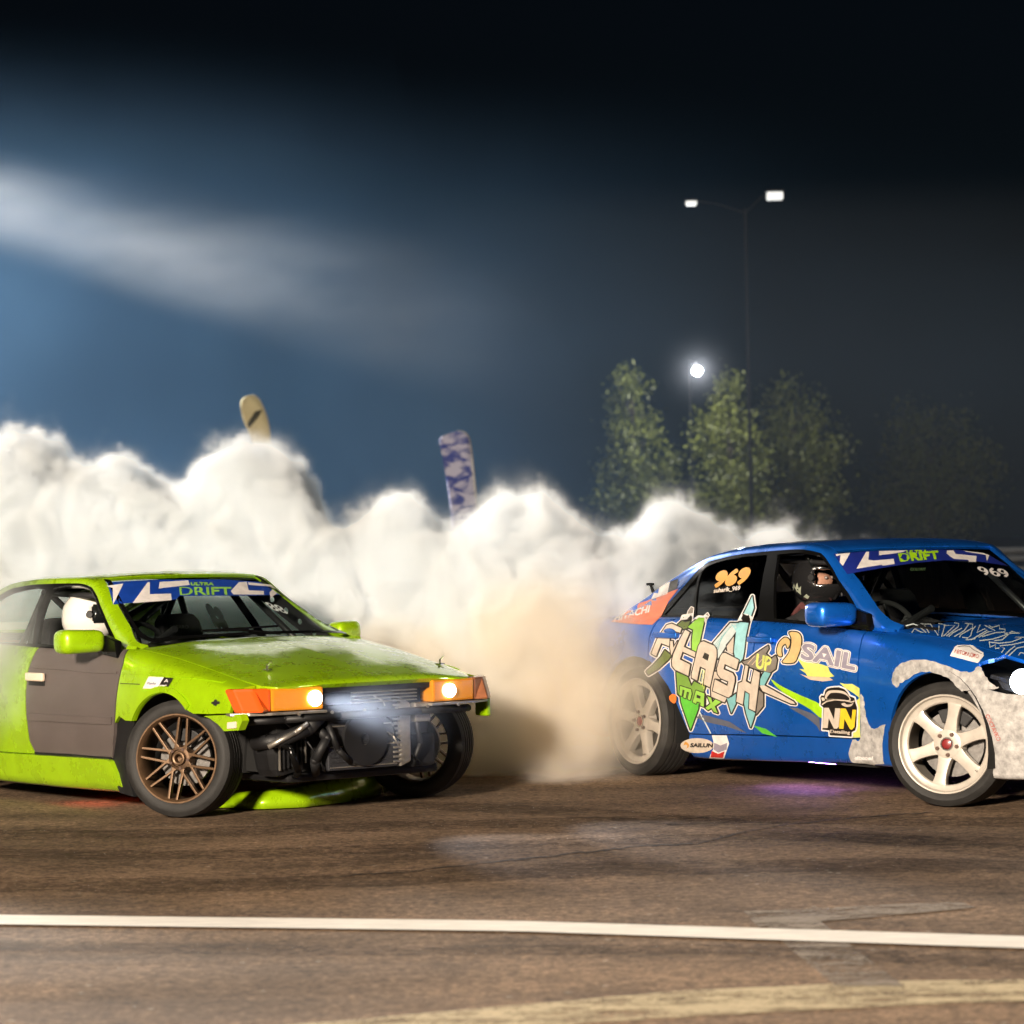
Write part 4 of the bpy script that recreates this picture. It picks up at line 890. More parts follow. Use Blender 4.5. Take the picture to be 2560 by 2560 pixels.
def text_loops(txt, o, ax, ay, width, height):
    """outline loops of a word; o = photo pixel of its lower left, ax/ay = directions, width/height in pixels"""
    cu = bpy.data.curves.new('t', 'FONT'); cu.body = txt; cu.resolution_u = 3; ob = bpy.data.objects.new('t', cu); COL.objects.link(ob)
    dg = bpy.context.evaluated_depsgraph_get(); me = ob.evaluated_get(dg).to_mesh(); bm = bmesh.new(); bm.from_mesh(me); bmesh.ops.remove_doubles(bm, verts=list(bm.verts), dist=1e-5)
    nx = {}
    for e in bm.edges:
        if len(e.link_faces) == 1:
            l = e.link_loops[0]; nx.setdefault(l.vert, []).append(l.link_loop_next.vert)
    loops = []
    while nx:
        s = next(iter(nx)); cur = s; L = []
        while cur in nx:
            L.append((cur.co.x, cur.co.y)); n = nx[cur].pop()
            if not nx[cur]: del nx[cur]
            cur = n
            if cur == s: break
        if len(L) > 2: loops.append(L)
    bm.free(); ob.evaluated_get(dg).to_mesh_clear(); bpy.data.objects.remove(ob); bpy.data.curves.remove(cu)
    if not loops: return []
    A = np.vstack([np.array(L) for L in loops]); x0, x1 = A[:, 0].min(), A[:, 0].max(); y0, y1 = A[:, 1].min(), A[:, 1].max()
    return [[(o[0] + ax[0] * (x - x0) / (x1 - x0) * width + ay[0] * (y - y0) / (y1 - y0) * height, o[1] + ax[1] * (x - x0) / (x1 - x0) * width + ay[1] * (y - y0) / (y1 - y0) * height) for x, y in L] for L in loops]
O1, O2, O3, O4, O5, O6 = .0022, .0030, .0038, .0046, .0054, .0062
def D(car, name, loops, m, off, **k): return car.drape(name, loops, m, off, **k)
# --- graffiti on the blue doors
F_ = zA((410, 600), (470, 515), (570, 485), (770, 575), (740, 665), (560, 600), (500, 700), (530, 770), (520, 930), (360, 870), (255, 1130), (165, 1080), (280, 790))
V_ = zA((545, 830), (590, 830), (605, 960), (690, 830), (565, 1115), (540, 960))
L_ = zA((845, 605), (935, 655), (880, 780), (815, 945), (1050, 1055), (1035, 1150), (790, 1040), (735, 1195), (945, 1300), (905, 1525), (640, 1400), (585, 1330), (575, 1230), (610, 1090), (740, 790))
A_ = zA((1215, 835), (1430, 925), (1475, 1000), (1478, 1130), (1340, 1755), (1215, 1690), (1258, 1390), (1140, 1335), (1082, 1615), (975, 1565), (975, 1490), (1110, 930), (1155, 855))
Ah = zA((1235, 1055), (1330, 1105), (1300, 1225), (1190, 1165))
S_ = zB((190, 650), (225, 595), (275, 582), (555, 725), (505, 915), (270, 805), (245, 910), (430, 990), (472, 1070), (470, 1160), (410, 1420), (345, 1478), (30, 1340), (75, 1115), (325, 1245), (345, 1155), (190, 1090), (130, 1010), (115, 900))
H_ = zB((690, 830), (745, 850), (695, 1150), (800, 1210), (862, 920), (975, 980), (970, 1080), (885, 1755), (760, 1700), (775, 1400), (670, 1335), (635, 1620), (505, 1560), (550, 1190), (625, 1160))
LB = zB((40, 960), (110, 960), (180, 1110), (75, 1095), (28, 1345), (310, 1480), (262, 1575), (100, 1505), (0, 1460), (-10, 1300))
GS = zA((1225, 370), (1210, 480), (1130, 850), (1090, 940), (1060, 1050), (975, 1000), (975, 800), (1000, 600), (905, 560), (900, 540), (1110, 360))
OS = zA((800, 345), (950, 325), (935, 440), (880, 570), (800, 590), (690, 505), (770, 430))
OL = zA((430, 1010), (555, 1120), (500, 1200), (300, 1380), (100, 1500), (60, 1440), (200, 1310), (350, 1150))
GB2 = zC((420, 160), (650, 260), (720, 450), (780, 350), (1000, 460), (970, 560), (1000, 640), (990, 860), (905, 830), (870, 790), (505, 650), (450, 600))
GT = zC((505, 650), (870, 790), (860, 900), (705, 1320), (560, 900), (515, 760))
BL = zB((385, -10), (745, -10), (690, 260), (655, 560), (630, 700), (560, 770), (480, 690), (452, 560), (495, 155))
BP = zB((375, -10), (500, 0), (495, 155), (310, 420), (130, 700), (118, 480), (30, 390))
BT = [(1848, 1558), (1866, 1524), (1882, 1491), (1886, 1520), (1872, 1560)]
BI = zB((455, 260), (435, 600), (330, 555), (310, 450)); BIk = zB((475, 205), (450, 620), (290, 540), (290, 420))
TL = zB((310, 1490), (410, 1470), (490, 1400), (490, 1600), (400, 1790)); TR = zB((680, 1370), (765, 1410), (750, 1700), (880, 1790), (850, 1900), (790, 2075), (700, 1800), (650, 1560))
GR = zB((750, 720), (900, 600), (1000, 530), (1140, 440), (1150, 500), (1090, 600), (1200, 700), (1290, 640), (1320, 720), (1290, 900), (1180, 980), (1000, 940), (870, 900), (690, 830), (620, 760))
SP = zB((970, 1240), (1060, 1230), (1650, 1560), (1690, 1610), (1600, 1600), (1030, 1350)); TS2 = zB((1060, 960), (1190, 990), (1060, 1240), (975, 1230), (985, 1100))
HS = zB((960, 1330), (1040, 1400), (1040, 1650), (900, 1820), (905, 1700))
X_ = zC((1050, 650), (1125, 680), (1150, 775), (1210, 710), (1325, 762), (1195, 850), (1255, 985), (1180, 960), (1130, 880), (1060, 925), (1010, 880), (1110, 800))
allsh = [[q] for q in (F_, V_, L_, A_, S_, H_, LB, GS, OS, OL, GB2, GT, BL, BP, BT, TL, TR, GR, SP, TS2, HS, X_)]
D(BW, 'graffiti_outline', None, I_WHITE, O1, grow=6.2, shapes=allsh, step=14); D(BW, 'graffiti_backing', None, I_BLACK, O2, grow=3.6, shapes=allsh, step=14)
for nm, q, m in (('graffiti_spike', GS, I_LGREEN), ('graffiti_spike', OS, I_OLIVE), ('graffiti_swoosh', OL, I_OLIVE), ('graffiti_panel', GB2, I_MGREEN), ('graffiti_spike', GT, I_GREEN), ('graffiti_spike', BL, I_SKY), ('graffiti_spike', BP, I_PALE), ('graffiti_spike', BT, I_SKY), ('graffiti_spike', TL, I_TEAL), ('graffiti_spike', TR, I_TEAL), ('graffiti_smudge', GR, I_GREYV), ('graffiti_spear', SP, I_CREAM), ('graffiti_stripe', TS2, I_TEAL), ('graffiti_hatch', HS, I_GREYV), ('graffiti_panel', LB, I_CREAM)): D(BW, nm, [q], m, O3)
for k in range(4): D(BW, 'graffiti_line', [stroke(zB((420 - 70 * k, 30 + 70 * k), (60 + 25 * k, 430 + 30 * k)), 1.2)], I_TEAL, O4)
for k in range(5): D(BW, 'graffiti_line', [stroke(zB((880 + 85 * k, 640 + 20 * k), (730 + 85 * k, 800 + 26 * k)), 1.6)], I_PEACH, O4)
for k in range(4): D(BW, 'graffiti_line', [stroke(zA((1185 + 25 * k, 1400 + 10 * k), (1120 + 32 * k, 1640 + 50 * k)), 1.4)], I_LEMON, O4)
D(BW, 'letter_backing', None, I_BLACK, O4, grow=2.6, shapes=[[L_], [A_], [S_], [H_], [F_]])
D(BW, 'graffiti_triangle', [BIk], I_BLACK, O4); D(BW, 'graffiti_triangle', [BI], I_CREAM, O5)
for nm, q in (('letter_f', [F_]), ('letter_stroke', [V_]), ('letter_l', [L_]), ('letter_a', [A_, Ah]), ('letter_s', [S_]), ('letter_h', [H_])): D(BW, nm, q, I_CREAM, O5)
M_ = zC((500, 440), (720, 510), (735, 600), (700, 725), (655, 705), (680, 570), (640, 555), (610, 690), (565, 670), (590, 530), (552, 515), (530, 645), (485, 620))
A2 = zC((820, 530), (990, 590), (975, 860), (905, 830), (915, 780), (840, 750), (820, 800), (755, 765)); A2h = zC((840, 615), (915, 645), (905, 700), (828, 675))
D(BW, 'letter_backing', None, I_BLACK, O4, grow=2.2, shapes=[[M_], [A2], [X_]])
for q in ([M_], [A2, A2h], [X_]): D(BW, 'max_letter', q, I_LGREEN, O5)
D(BW, 'up_lettering', text_loops('UP', zB((895, 880))[0], (.965, .26), (.12, -1), 36, 34), I_LEMON, O5, grow=1.4)
for q in (zA((870, 325), (905, 225), (962, 145), (1005, 165), (990, 330)), zA((1195, 350), (1290, 265), (1318, 310), (1270, 395))):
    D(BW, 'graffiti_tip', [q], I_WHITE, O3, grow=2); D(BW, 'graffiti_tip', [q], I_GREYV, O4)
# --- splashes, streaks, sponsor marks
D(BW, 'green_streak', [spoly(zD((70, 1110), (260, 1240), (650, 1430), (1090, 1640), (1090, 1900), (860, 1720), (560, 1540), (200, 1290)), 3)], I_LIMEV, O1)
D(BW, 'grey_swoosh', [zD((430, 1680), (600, 1690), (900, 1800), (1040, 1890), (1060, 2180), (990, 2050), (780, 1880))], I_SLATE, O1)
D(BW, 'yellow_splash', [zD((600, 700), (1000, 790), (1210, 850), (1250, 960), (1340, 1050), (1240, 1075), (800, 1050), (770, 1000), (640, 905), (740, 915))], I_LEMON, O1)
D(BW, 'peach_splash', [zD((640, 1000), (800, 1052), (1240, 1077), (1320, 1130), (1100, 1155), (850, 1120))], I_PEACH, O1)
D(BW, 'lime_splash', [zD((1440, 1180), (1560, 1205), (1700, 1205), (1850, 1290), (1850, 1490), (1740, 1400), (1560, 1290))], I_LEMON, O1)
D(BW, 'grey_tail', [z3((900, 1640), (1150, 1690), (1330, 1740), (1480, 1840), (1300, 1780), (1120, 1740))], I_SLATE, O1); D(BW, 'green_tail', [z3((1530, 1770), (1640, 1800), (1740, 1870), (1610, 1840))], I_GREEN, O1); D(BW, 'pin_stripe', [stroke(z3((1065, 1650), (1165, 1840)), 3)], I_PALE, O1)
hz1 = spoly(zD((440, 175), (600, 178), (675, 270), (672, 450), (610, 640), (530, 775), (310, 775), (350, 700), (430, 590), (480, 430), (480, 280)), 3); hz2 = spoly(zD((190, 520), (235, 380), (340, 280), (430, 310), (452, 400), (405, 485), (365, 400), (290, 460), (280, 560), (292, 640), (240, 650), (200, 600)), 3)
for gq, mm, oo in ((5.5, I_WHITE, O1), (3.0, I_BLACK, O2)): D(BW, 'horse_logo_edge', None, mm, oo, grow=gq, shapes=[[hz1], [hz2]])
D(BW, 'horse_logo', [hz1], I_BUFF, O3); D(BW, 'horse_logo', [hz2], I_BUFF, O3)
tl = text_loops('SAIL', zD((680, 690))[0], (.975, .212), (.16, -.99), 136, 37)
for gq, mm, oo in ((7.6, I_WHITE, O1), (5.4, I_SLATE, O2), (4.4, I_WHITE, O3), (2.2, I_MAUVE, O4)): D(BW, 'sponsor_lettering', tl, mm, oo, grow=gq)
nnp = zE((445, 420), (480, 290), (540, 230), (640, 205), (850, 190), (1000, 250), (1070, 330), (1130, 430), (1260, 480), (1290, 620), (1330, 740), (1310, 1250), (1280, 1350), (1190, 1390), (1180, 1515), (600, 1480), (590, 1350), (400, 1330), (405, 1280), (430, 740), (350, 670), (360, 560), (345, 460), (380, 410))
D(BW, 'detailing_patch', [zE((1300, 560), (1400, 470), (1412, 1540), (1150, 1550), (1180, 1380), (1290, 1340))], I_LEMON, O1)
D(BW, 'detailing_badge_edge', [nnp], I_WHITE, O2, grow=3.6); D(BW, 'detailing_badge', [nnp], I_BLACK, O3)
D(BW, 'badge_roof', [spoly(zE((480, 500), (520, 330), (650, 275), (900, 285), (1050, 350), (1165, 545), (900, 560), (700, 520)), 4), spoly(zE((525, 505), (560, 420), (650, 345), (900, 350), (1075, 425), (1125, 530), (900, 535), (700, 510)), 4)], I_CREAM, O4)
D(BW, 'badge_hood_line', [stroke(zE((390, 660), (520, 570), (740, 530), (1000, 545), (1180, 590), (1270, 560)), 3.2)], I_CREAM, O4); D(BW, 'badge_lamp', [spoly(zE((910, 640), (1000, 612), (1060, 655), (1180, 640), (1240, 600), (1190, 690), (1080, 722), (980, 700)), 3)], I_CREAM, O4)
D(BW, 'badge_mirror', [spoly(zE((380, 470), (450, 480), (470, 540), (400, 555)), 3)], I_CREAM, O4)
D(BW, 'letter_n', [zE((450, 745), (575, 745), (715, 1050), (750, 755), (885, 760), (845, 1250), (790, 1305), (715, 1300), (575, 1020), (545, 1285), (410, 1285))], I_CREAM, O4); D(BW, 'letter_n', [zE((892, 760), (1030, 765), (1180, 1080), (1215, 790), (1310, 800), (1265, 1250), (1200, 1330), (1150, 1320), (995, 1040), (970, 1310), (850, 1300))], I_YELLOW, O4)
D(BW, 'detailing_lettering', text_loops('Detailing', zE((615, 1440))[0], (.995, .06), (.05, -1), 49, 10), I_CREAM, O4, grow=.5)
el = [(1640 + (835 + 335 * math.cos(a)) * .12422, 1660 + (1640 + 150 * math.sin(a)) * .12422) for a in np.linspace(0, 2 * math.pi, 41)[:-1]]
D(BW, 'oval_sticker', [el], I_CREAM, O1); D(BW, 'oval_sticker_lettering', text_loops('SAILUN', zC((700, 1668))[0], (1, .012), (.15, -1), 55, 9), I_BLACK, O2, grow=.9)
D(BW, 'oval_sticker_logo', [spoly(zC((560, 1640), (600, 1560), (660, 1600), (670, 1660), (620, 1700), (640, 1640), (600, 1620)), 3)], I_GOLD, O2)
D(BW, 'chevron_sticker', [zC((1130, 1430), (1430, 1435), (1480, 1600), (1375, 1900), (1075, 1885), (1165, 1700), (1165, 1560))], I_WHITE, O2); D(BW, 'chevron_mark', [zC((1180, 1580), (1310, 1640), (1445, 1580), (1430, 1720), (1260, 1780), (1175, 1720))], I_MAUVE, O3); D(BW, 'chevron_mark', [zC((1130, 1745), (1260, 1805), (1392, 1755), (1355, 1880), (1110, 1870))], I_RED, O3)
D(BW, 'side_marker', [spoly(zC((300, 650), (360, 600), (430, 620), (445, 720), (400, 790), (315, 730)), 3)], I_MARK, .012)
D(BW, 'number_decal', text_loops('969', (1783, 1468), (.99, -.13), (.36, -.94), 82, 40), I_GOLD, O1, grow=2.8); D(BW, 'handle_name_decal', text_loops('suharik_969', (1785, 1484), (.99, -.115), (.1, -1), 66, 12), I_CREAM, O1, grow=.5)
# orange boot corner
D(BW, 'orange_panel', [z3((885, 595), (800, 705), (735, 835), (660, 905), (520, 900), (300, 880), (180, 870), (330, 800), (470, 745), (620, 695), (760, 640))], I_ORANGE, O1, one=True)
D(BW, 'orange_panel_lettering', text_loops('HITACHI', z3((330, 880))[0], (.96, -.27), (.25, -.97), 90, 18), I_WHITE, O2, grow=.8)
D(BW, 'pillar_sticker', [z3((650, 690), (690, 600), (815, 530), (790, 640))], I_WHITE, O2, one=True); D(BW, 'pillar_sticker', [z3((795, 630), (818, 530), (885, 510), (875, 590))], I_BLACK, O2, one=True)
# windshield banner
D(BW, 'windshield_banner', [[(2084, 1386), (2174, 1379), (2290, 1375), (2400, 1376), (2470, 1388), (2520, 1416), (2440, 1404), (2360, 1402), (2290, 1408), (2230, 1417), (2118, 1436), (2100, 1410)]], I_NAVY, O2)
for q in (zF((230, 215), (525, 190), (380, 450), (315, 380), (330, 235), (245, 255)), zF((845, 170), (905, 165), (890, 330), (1000, 345), (1400, 310), (1420, 415), (1175, 450), (1160, 430), (650, 510)), zF((1105, 155), (1680, 138), (1540, 185), (1105, 240)), zG((690, 115), (790, 110), (830, 170), (1165, 200), (1155, 300), (1040, 295), (1030, 265), (800, 250), (740, 210), (680, 160)), zG((960, 118), (1280, 155), (1370, 190), (1330, 290), (1310, 185), (1000, 135))): D(BW, 'banner_flash', [q], I_WHITE, O3)
D(BW, 'banner_lettering', text_loops('DRIFT', (2251, 1405), (.995, -.075), (-.28, -.96), 98, 19), I_LIMEV, O4, grow=1.5); D(BW, 'banner_lettering', text_loops('ULTRA', (2266, 1385), (1, -.02), (0, -1), 52, 7), I_LIMEV, O4, grow=.8)
D(BW, 'number_decal', text_loops('969', (2458, 1437), (.985, .10), (-.68, -.74), 72, 27), I_WHITE, O1, grow=.9); D(BW, 'dim_sticker', text_loops('COLORIT', (2276, 1427), (1, -.01), (0, -1), 38, 6), I_DIM, O1, grow=.5)
# zebra scribble on the hood
zeb = [((150, 155), (260, 125), (330, 150), (460, 260), (380, 250), (280, 200), (240, 260)), ((360, 130), (520, 130), (640, 300), (650, 150)), ((430, 150), (500, 260)), ((640, 120), (740, 140), (690, 320)), ((720, 150), (890, 150), (720, 310)), ((880, 110), (950, 120), (940, 170), (760, 310)), ((1000, 190), (860, 260), (800, 320)), ((1100, 130), (1030, 230), (880, 320)), ((1040, 120), (1160, 130), (1150, 190), (980, 290), (960, 330)), ((1200, 160), (1150, 220), (1130, 300), (1060, 370), (1200, 350)), ((1270, 140), (1220, 260), (1340, 200), (1380, 220), (1250, 300), (1130, 370)), ((1400, 150), (1450, 180), (1560, 150), (1560, 200), (1650, 210), (1640, 250), (1500, 260), (1300, 320)), ((1340, 150), (1500, 230), (1380, 250), (1250, 330)), ((1640, 270), (1880, 265), (1750, 240), (1640, 300), (1450, 360), (1260, 380)), ((1700, 280), (1600, 370), (1480, 380)), ((1932, 330), (1780, 330), (1900, 340), (1740, 400), (1560, 420), (1400, 400)), ((1410, 410), (1420, 480), (1500, 440), (1500, 500), (1560, 490)), ((1932, 400), (1750, 440), (1560, 460), (1640, 500), (1590, 560)), ((1800, 460), (1720, 520), (1650, 590)), ((1932, 470), (1830, 490), (1700, 610)), ((1850, 600), (1880, 560), (1932, 570)), ((1060, 370), (1090, 340), (1000, 330))]
for q in zeb: D(BW, 'zebra_line', [stroke(zH(*q), 2.6)], I_PALE, O2, step=10)
D(BW, 'radio_sticker', [zH((820, 605), (890, 470), (930, 445), (1150, 445), (1220, 500), (1320, 560), (1325, 610), (1240, 715))], I_WHITE, O2)
D(BW, 'radio_sticker_line', [stroke(zH((930, 475), (1040, 460), (1110, 470), (1170, 520), (1290, 580)), 1.4)], I_BLACK, O3); D(BW, 'radio_lettering', text_loops('АВТОРАДИО', zH((875, 570))[0], (.965, .235), (.25, -.97), 62, 11), I_PRINT, O3, grow=.35)
# sanded primer round the arch and behind the wheel
def rough_edge(pts, amp, n=5):
    q = spoly(pts, n); return [(x + rnd.gauss(0, amp), y + rnd.gauss(0, amp)) for x, y in q]
D(BW, 'primer_patch', [rough_edge(z6((655, 610), (690, 510), (760, 450), (930, 425), (1100, 450), (1290, 520), (1420, 545), (1500, 485), (1540, 540), (1600, 640), (1680, 700), (1380, 722), (1300, 700), (1230, 620), (1100, 560), (980, 540), (870, 568), (740, 655), (690, 690)), 1.0)], M_PRIMER, O1, step=9, one=True)
D(BW, 'primer_patch', [rough_edge(z6((352, 780), (385, 795), (400, 900), (440, 1060), (500, 1085), (590, 1050), (570, 1200), (575, 1400), (600, 1480), (430, 1430), (258, 1395), (275, 1200), (350, 1180)), .9)], M_PRIMER, O1, step=9, one=True)
D(BW, 'bumper_sticker', text_loops('COCTAVKO', z6((1560, 960))[0], (.42, .9), (.9, -.42), 72, 10), I_PRINT, O1, grow=.3); D(BW, 'skirt_sticker', text_loops('dixcel', z6((300, 1385))[0], (1, .02), (.2, -1), 44, 8), I_WHITE, O2, grow=.9)
# --- green car
D(GW, 'windshield_banner', [[(268, 1457), (400, 1450), (560, 1450), (650, 1456), (700, 1488), (640, 1490), (448, 1491), (440, 1500), (330, 1508), (283, 1512)]], I_ROYAL, O2)
for q in (z1((800, 200), (930, 182), (855, 340), (850, 215)), z1((1115, 170), (1130, 172), (1130, 262), (1290, 258), (1295, 308), (1000, 330)), z1((1205, 170), (1420, 158), (1430, 192), (1195, 220)), z1((1800, 172), (1860, 168), (1875, 232), (1990, 238), (1990, 266), (1760, 265), (1740, 240)), z2((180, 172), (350, 190), (390, 225), (345, 205), (185, 192)), z2((340, 250), (365, 225), (400, 255), (350, 290))): D(GW, 'banner_flash', [q], I_WHITE, O3)
D(GW, 'banner_lettering', text_loops('DRIFT', z1((1360, 266))[0], (1, 0), (-.12, -1), 128, 18), I_LGREEN, O4, grow=1.1); D(GW, 'banner_lettering', text_loops('ULTRA', z1((1440, 196))[0], (1, 0), (0, -1), 56, 7), I_LGREEN, O4, grow=.8)
D(GW, 'number_decal', text_loops('88', z2((370, 378))[0], (.90, .25), (-.75, -.62), 46, 34), I_PALE, O1, grow=.6)
D(GW, 'fender_sticker', [z1((1080, 970), (1125, 880), (1240, 886), (1188, 972))], I_WHITE, O2); D(GW, 'fender_sticker', [z1((1188, 972), (1240, 886), (1312, 892), (1268, 966))], I_BLACK, O2)
D(GW, 'sticker_lettering', text_loops('EPIC', z1((1205, 962))[0], (1, .01), (.3, -1), 17, 6), I_WHITE, O3, grow=.4); D(GW, 'sticker_lettering', text_loops('A', z1((1243, 922))[0], (1, .01), (.3, -1), 9, 7), I_WHITE, O3, grow=.4); D(GW, 'sticker_lettering', text_loops('Planka', z1((1112, 940))[0], (1, .01), (.3, -1), 22, 6), I_SLATE, O3, grow=.2)
D(GW, 'fender_hole', [z1((1598, 1072), (1615, 1068), (1622, 1052), (1640, 1056), (1640, 1066), (1662, 1070), (1660, 1086), (1640, 1090), (1632, 1102), (1612, 1096), (1612, 1088), (1597, 1086))], M_DARK, O1); D(GW, 'fender_slot', [stroke(z1((910, 932), (1058, 938)), 2.2)], M_DARK, O1)
# numbers on the far rear window, seen through the cabin
P, F = fill(text_loops('88', z1((1625, 505))[0], (.85, .30), (-.42, -.90), 44, 66), 14, 2.2); V = [GW.on(u, v, 1, .735) for u, v in P]
mesh_obj('window_number', V, F, I_BLACK, GW.root)
# ------------------------------------------------------------------ drivers
M_SUIT_D = mat('black_race_suit', (.016, .016, .018), .85, bump=.3, bscale=90)
M_SUIT_G = mat('grey_race_suit', (.07, .065, .065), .85, bump=.3, bscale=90)
M_SKIN = mat('skin', (.42, .22, .15), .5, noise=.12, nscale=30)
M_GLOVE = mat('glove', (.03, .03, .032), .8)
M_HELM_W = mat('white_helmet', (.78, .76, .70), .18, coat=1.0)
M_HELM_K = mat('black_helmet', (.014, .014, .015), .18, coat=1.0)
M_VISOR = mat('dark_visor', (.01, .012, .012), .08, coat=1.0)
M_EYE = mat('eye', (.22, .18, .16), .2); M_HAIR = mat('dark_hair', (.02, .014, .01), .7)
def driver(car, head, drv_y, hip, wheel, label, suit, helm, opened, yaw):
    """seated figure: pelvis-rooted skin skeleton, one mesh; head at `head`, hands on the steering wheel"""
    hx, hy, hz = head; sx, sz = (hip[0] * .35 + hx * .65) - .03, hz - .245
    J = [(hip, .135), ((hip[0] * .6 + sx * .4, hy, hip[2] * .55 + sz * .45), .135), ((sx, hy, sz - .02), .14), ((hx - .015, hy, hz - .125), .058), ((hx + .005, hy, hz - .03), .078), ((hx + .012, hy, hz + .06), .082)]
    E = [(0, 1), (1, 2), (2, 3), (3, 4), (4, 5)]
    def add(p, r, par): J.append((p, r)); E.append((par, len(J) - 1)); return len(J) - 1
    for s in (-1, 1):
        k = add((hip[0] + .12, hy + s * .095, hip[2] + .01), .085, 0); k = add((hip[0] + .46, hy + s * .13, hip[2] + .14), .064, k); k = add((hip[0] + .74, hy + s * .12, hip[2] - .12), .047, k); add((hip[0] + .86, hy + s * .12, hip[2] - .10), .038, k)
        w = (wheel[0] - .03, wheel[1] + s * .165, wheel[2] + .045)
        k = add((sx, hy + s * .175, sz), .062, 2); el = ((sx + w[0]) / 2 - .02, hy + s * .245, (sz + w[2]) / 2 - .13); k = add(el, .043, k); k = add((w[0] - .075, w[1] + s * .012, w[2] - .02), .030, k); h = add((w[0] - .02, w[1] + s * .005, w[2]), .032, k)
        for f in range(4):
            z = w[2] + .030 - .021 * f; L = (.92, 1.0, .95, .78)[f]
            a = add((w[0] + .030 * L, w[1] + s * .018, z), .0098, h); b = add((w[0] + .052 * L, w[1] - s * .002, z - .002), .0092, a); add((w[0] + .036 * L, w[1] - s * .024, z - .004), .0085, b)
        a = add((w[0] - .012, w[1] - s * .022, w[2] + .030), .0105, h); add((w[0] + .016, w[1] - s * .030, w[2] + .046), .0095, a)
    me = bpy.data.meshes.new('person'); me.from_pydata([tuple(p) for p, r in J], E, []); o = bpy.data.objects.new('person', me); COL.objects.link(o)
    md = o.modifiers.new('skin', 'SKIN'); md.use_smooth_shade = True
    for i, (p, r) in enumerate(J): me.skin_vertices[0].data[i].radius = (r, r); me.skin_vertices[0].data[i].use_root = (i == 0)
    sb = o.modifiers.new('sub', 'SUBSURF'); sb.levels = 2; sb.render_levels = 2
    dg = bpy.context.evaluated_depsgraph_get(); m2 = bpy.data.meshes.new_from_object(o.evaluated_get(dg)); o.modifiers.clear(); o.data = m2; bpy.data.meshes.remove(me)
    m2.materials.clear(); m2.materials.append(suit); m2.materials.append(M_SKIN); m2.materials.append(M_GLOVE)
    for p in m2.polygons:
        c = p.center; p.use_smooth = True
        p.material_index = 1 if c.z > hz - .10 and abs(c.x - hx) < .12 else (2 if c.x > wheel[0] - .10 and c.z > wheel[2] - .10 else 0)
    for v in m2.vertices:                                   # nose, brow and chin
        dx, dy, dz = v.co.x - hx, v.co.y - hy, v.co.z - hz
        if dx > .03:
            v.co.x += .022 * math.exp(-(dy / .013) ** 2 - ((dz - .0) / .022) ** 2) + .012 * math.exp(-(dy / .03) ** 2 - ((dz + .075) / .02) ** 2) + .006 * math.exp(-((dz - .04) / .012) ** 2)
    cy_, sy_ = math.cos(R(yaw)), math.sin(R(yaw))
    for v in m2.vertices:                                   # the head turns on the neck
        k = min(1, max(0, (v.co.z - (hz - .15)) / .07))
        if k > 0 and abs(v.co.x - hx) < .2 and abs(v.co.y - hy) < .16:
            dx, dy = v.co.x - hx, v.co.y - hy; nx, ny = dx * cy_ - dy * sy_, dx * sy_ + dy * cy_; v.co.x = hx + dx + (nx - dx) * k; v.co.y = hy + dy + (ny - dy) * k
    o.matrix_world = car.M.copy(); tag(o, label, 'person')
    HR = lambda x, y, z: (hx + x * cy_ - y * sy_, hy + x * sy_ + y * cy_, hz + z)
    Mh = Matrix.Translation((hx + .005, hy, hz + .012)) @ Matrix.Rotation(R(yaw), 4, 'Z')
    for s in (-1, 1):
        bm = bmesh.new(); bmesh.ops.create_uvsphere(bm, u_segments=12, v_segments=8, radius=.0105); e = bm_obj('eye', bm, M_EYE, o, True); e.location = HR(.072, s * .031, .020)
        bm = bmesh.new(); bmesh.ops.create_uvsphere(bm, u_segments=10, v_segments=8, radius=.018)
        for v in bm.verts: v.co.y *= .4
        e = bm_obj('ear', bm, M_SKIN, o, True); e.location = HR(0, s * .082, .01)
    bm = bmesh.new(); bevel_box(bm, HR(.078, 0, -.048), (.012, .040, .009), .004, Matrix.Rotation(R(yaw), 3, 'Z')); bm_obj('mouth', bm, mat('lips', (.30, .10, .08), .5), o)
    # full-face helmet with an eye port
    bm = bmesh.new(); bmesh.ops.create_uvsphere(bm, u_segments=48, v_segments=32, radius=1)
    for v in bm.verts:
        x, y, z = v.co; v.co = (x * .150 + (.018 if x > 0 else 0) * x - (.02 * max(0, -z) if x < 0 else -.012 * max(0, -z)), y * .126, z * (.148 if z > 0 else .140))
    kill = [f for f in bm.faces if f.calc_center_median().z < -.122]
    port = [f for f in bm.faces if f.calc_center_median().x > .045 and -.030 < f.calc_center_median().z < .062]
    bmesh.ops.delete(bm, geom=list(set(kill + port)), context='FACES'); 
    h = bm_obj('helmet', bm, helm, o, True); h.matrix_local = Mh; sd = h.modifiers.new('shell', 'SOLIDIFY'); sd.thickness = .012; sd.offset = -1
    V = []; F = []; n = 22
    for i in range(n):
        a = R(-72 + 144 * i / (n - 1))
        for z, q in ((-.036, 1.0), (.012, 1.01), (.068, .93)): V.append(((.168 * math.cos(a)) * q, .131 * math.sin(a) * q, z))
        if i: F += [(3 * i - 3, 3 * i, 3 * i + 1, 3 * i - 2), (3 * i - 2, 3 * i + 1, 3 * i + 2, 3 * i - 1)]
    vz = mesh_obj('visor', V, F, M_VISOR, h, True); vz.modifiers.new('t', 'SOLIDIFY').thickness = .003
    if opened: vz.location = (-.035, 0, .075); vz.rotation_euler = (0, R(-32), 0)
    for s in (-1, 1):
        bm = bmesh.new(); cyl(bm, (.03, s * .122, .012), (.03, s * .136, .012), .022, .018, 18); bm_obj('visor_pivot', bm, M_BLACK, h)
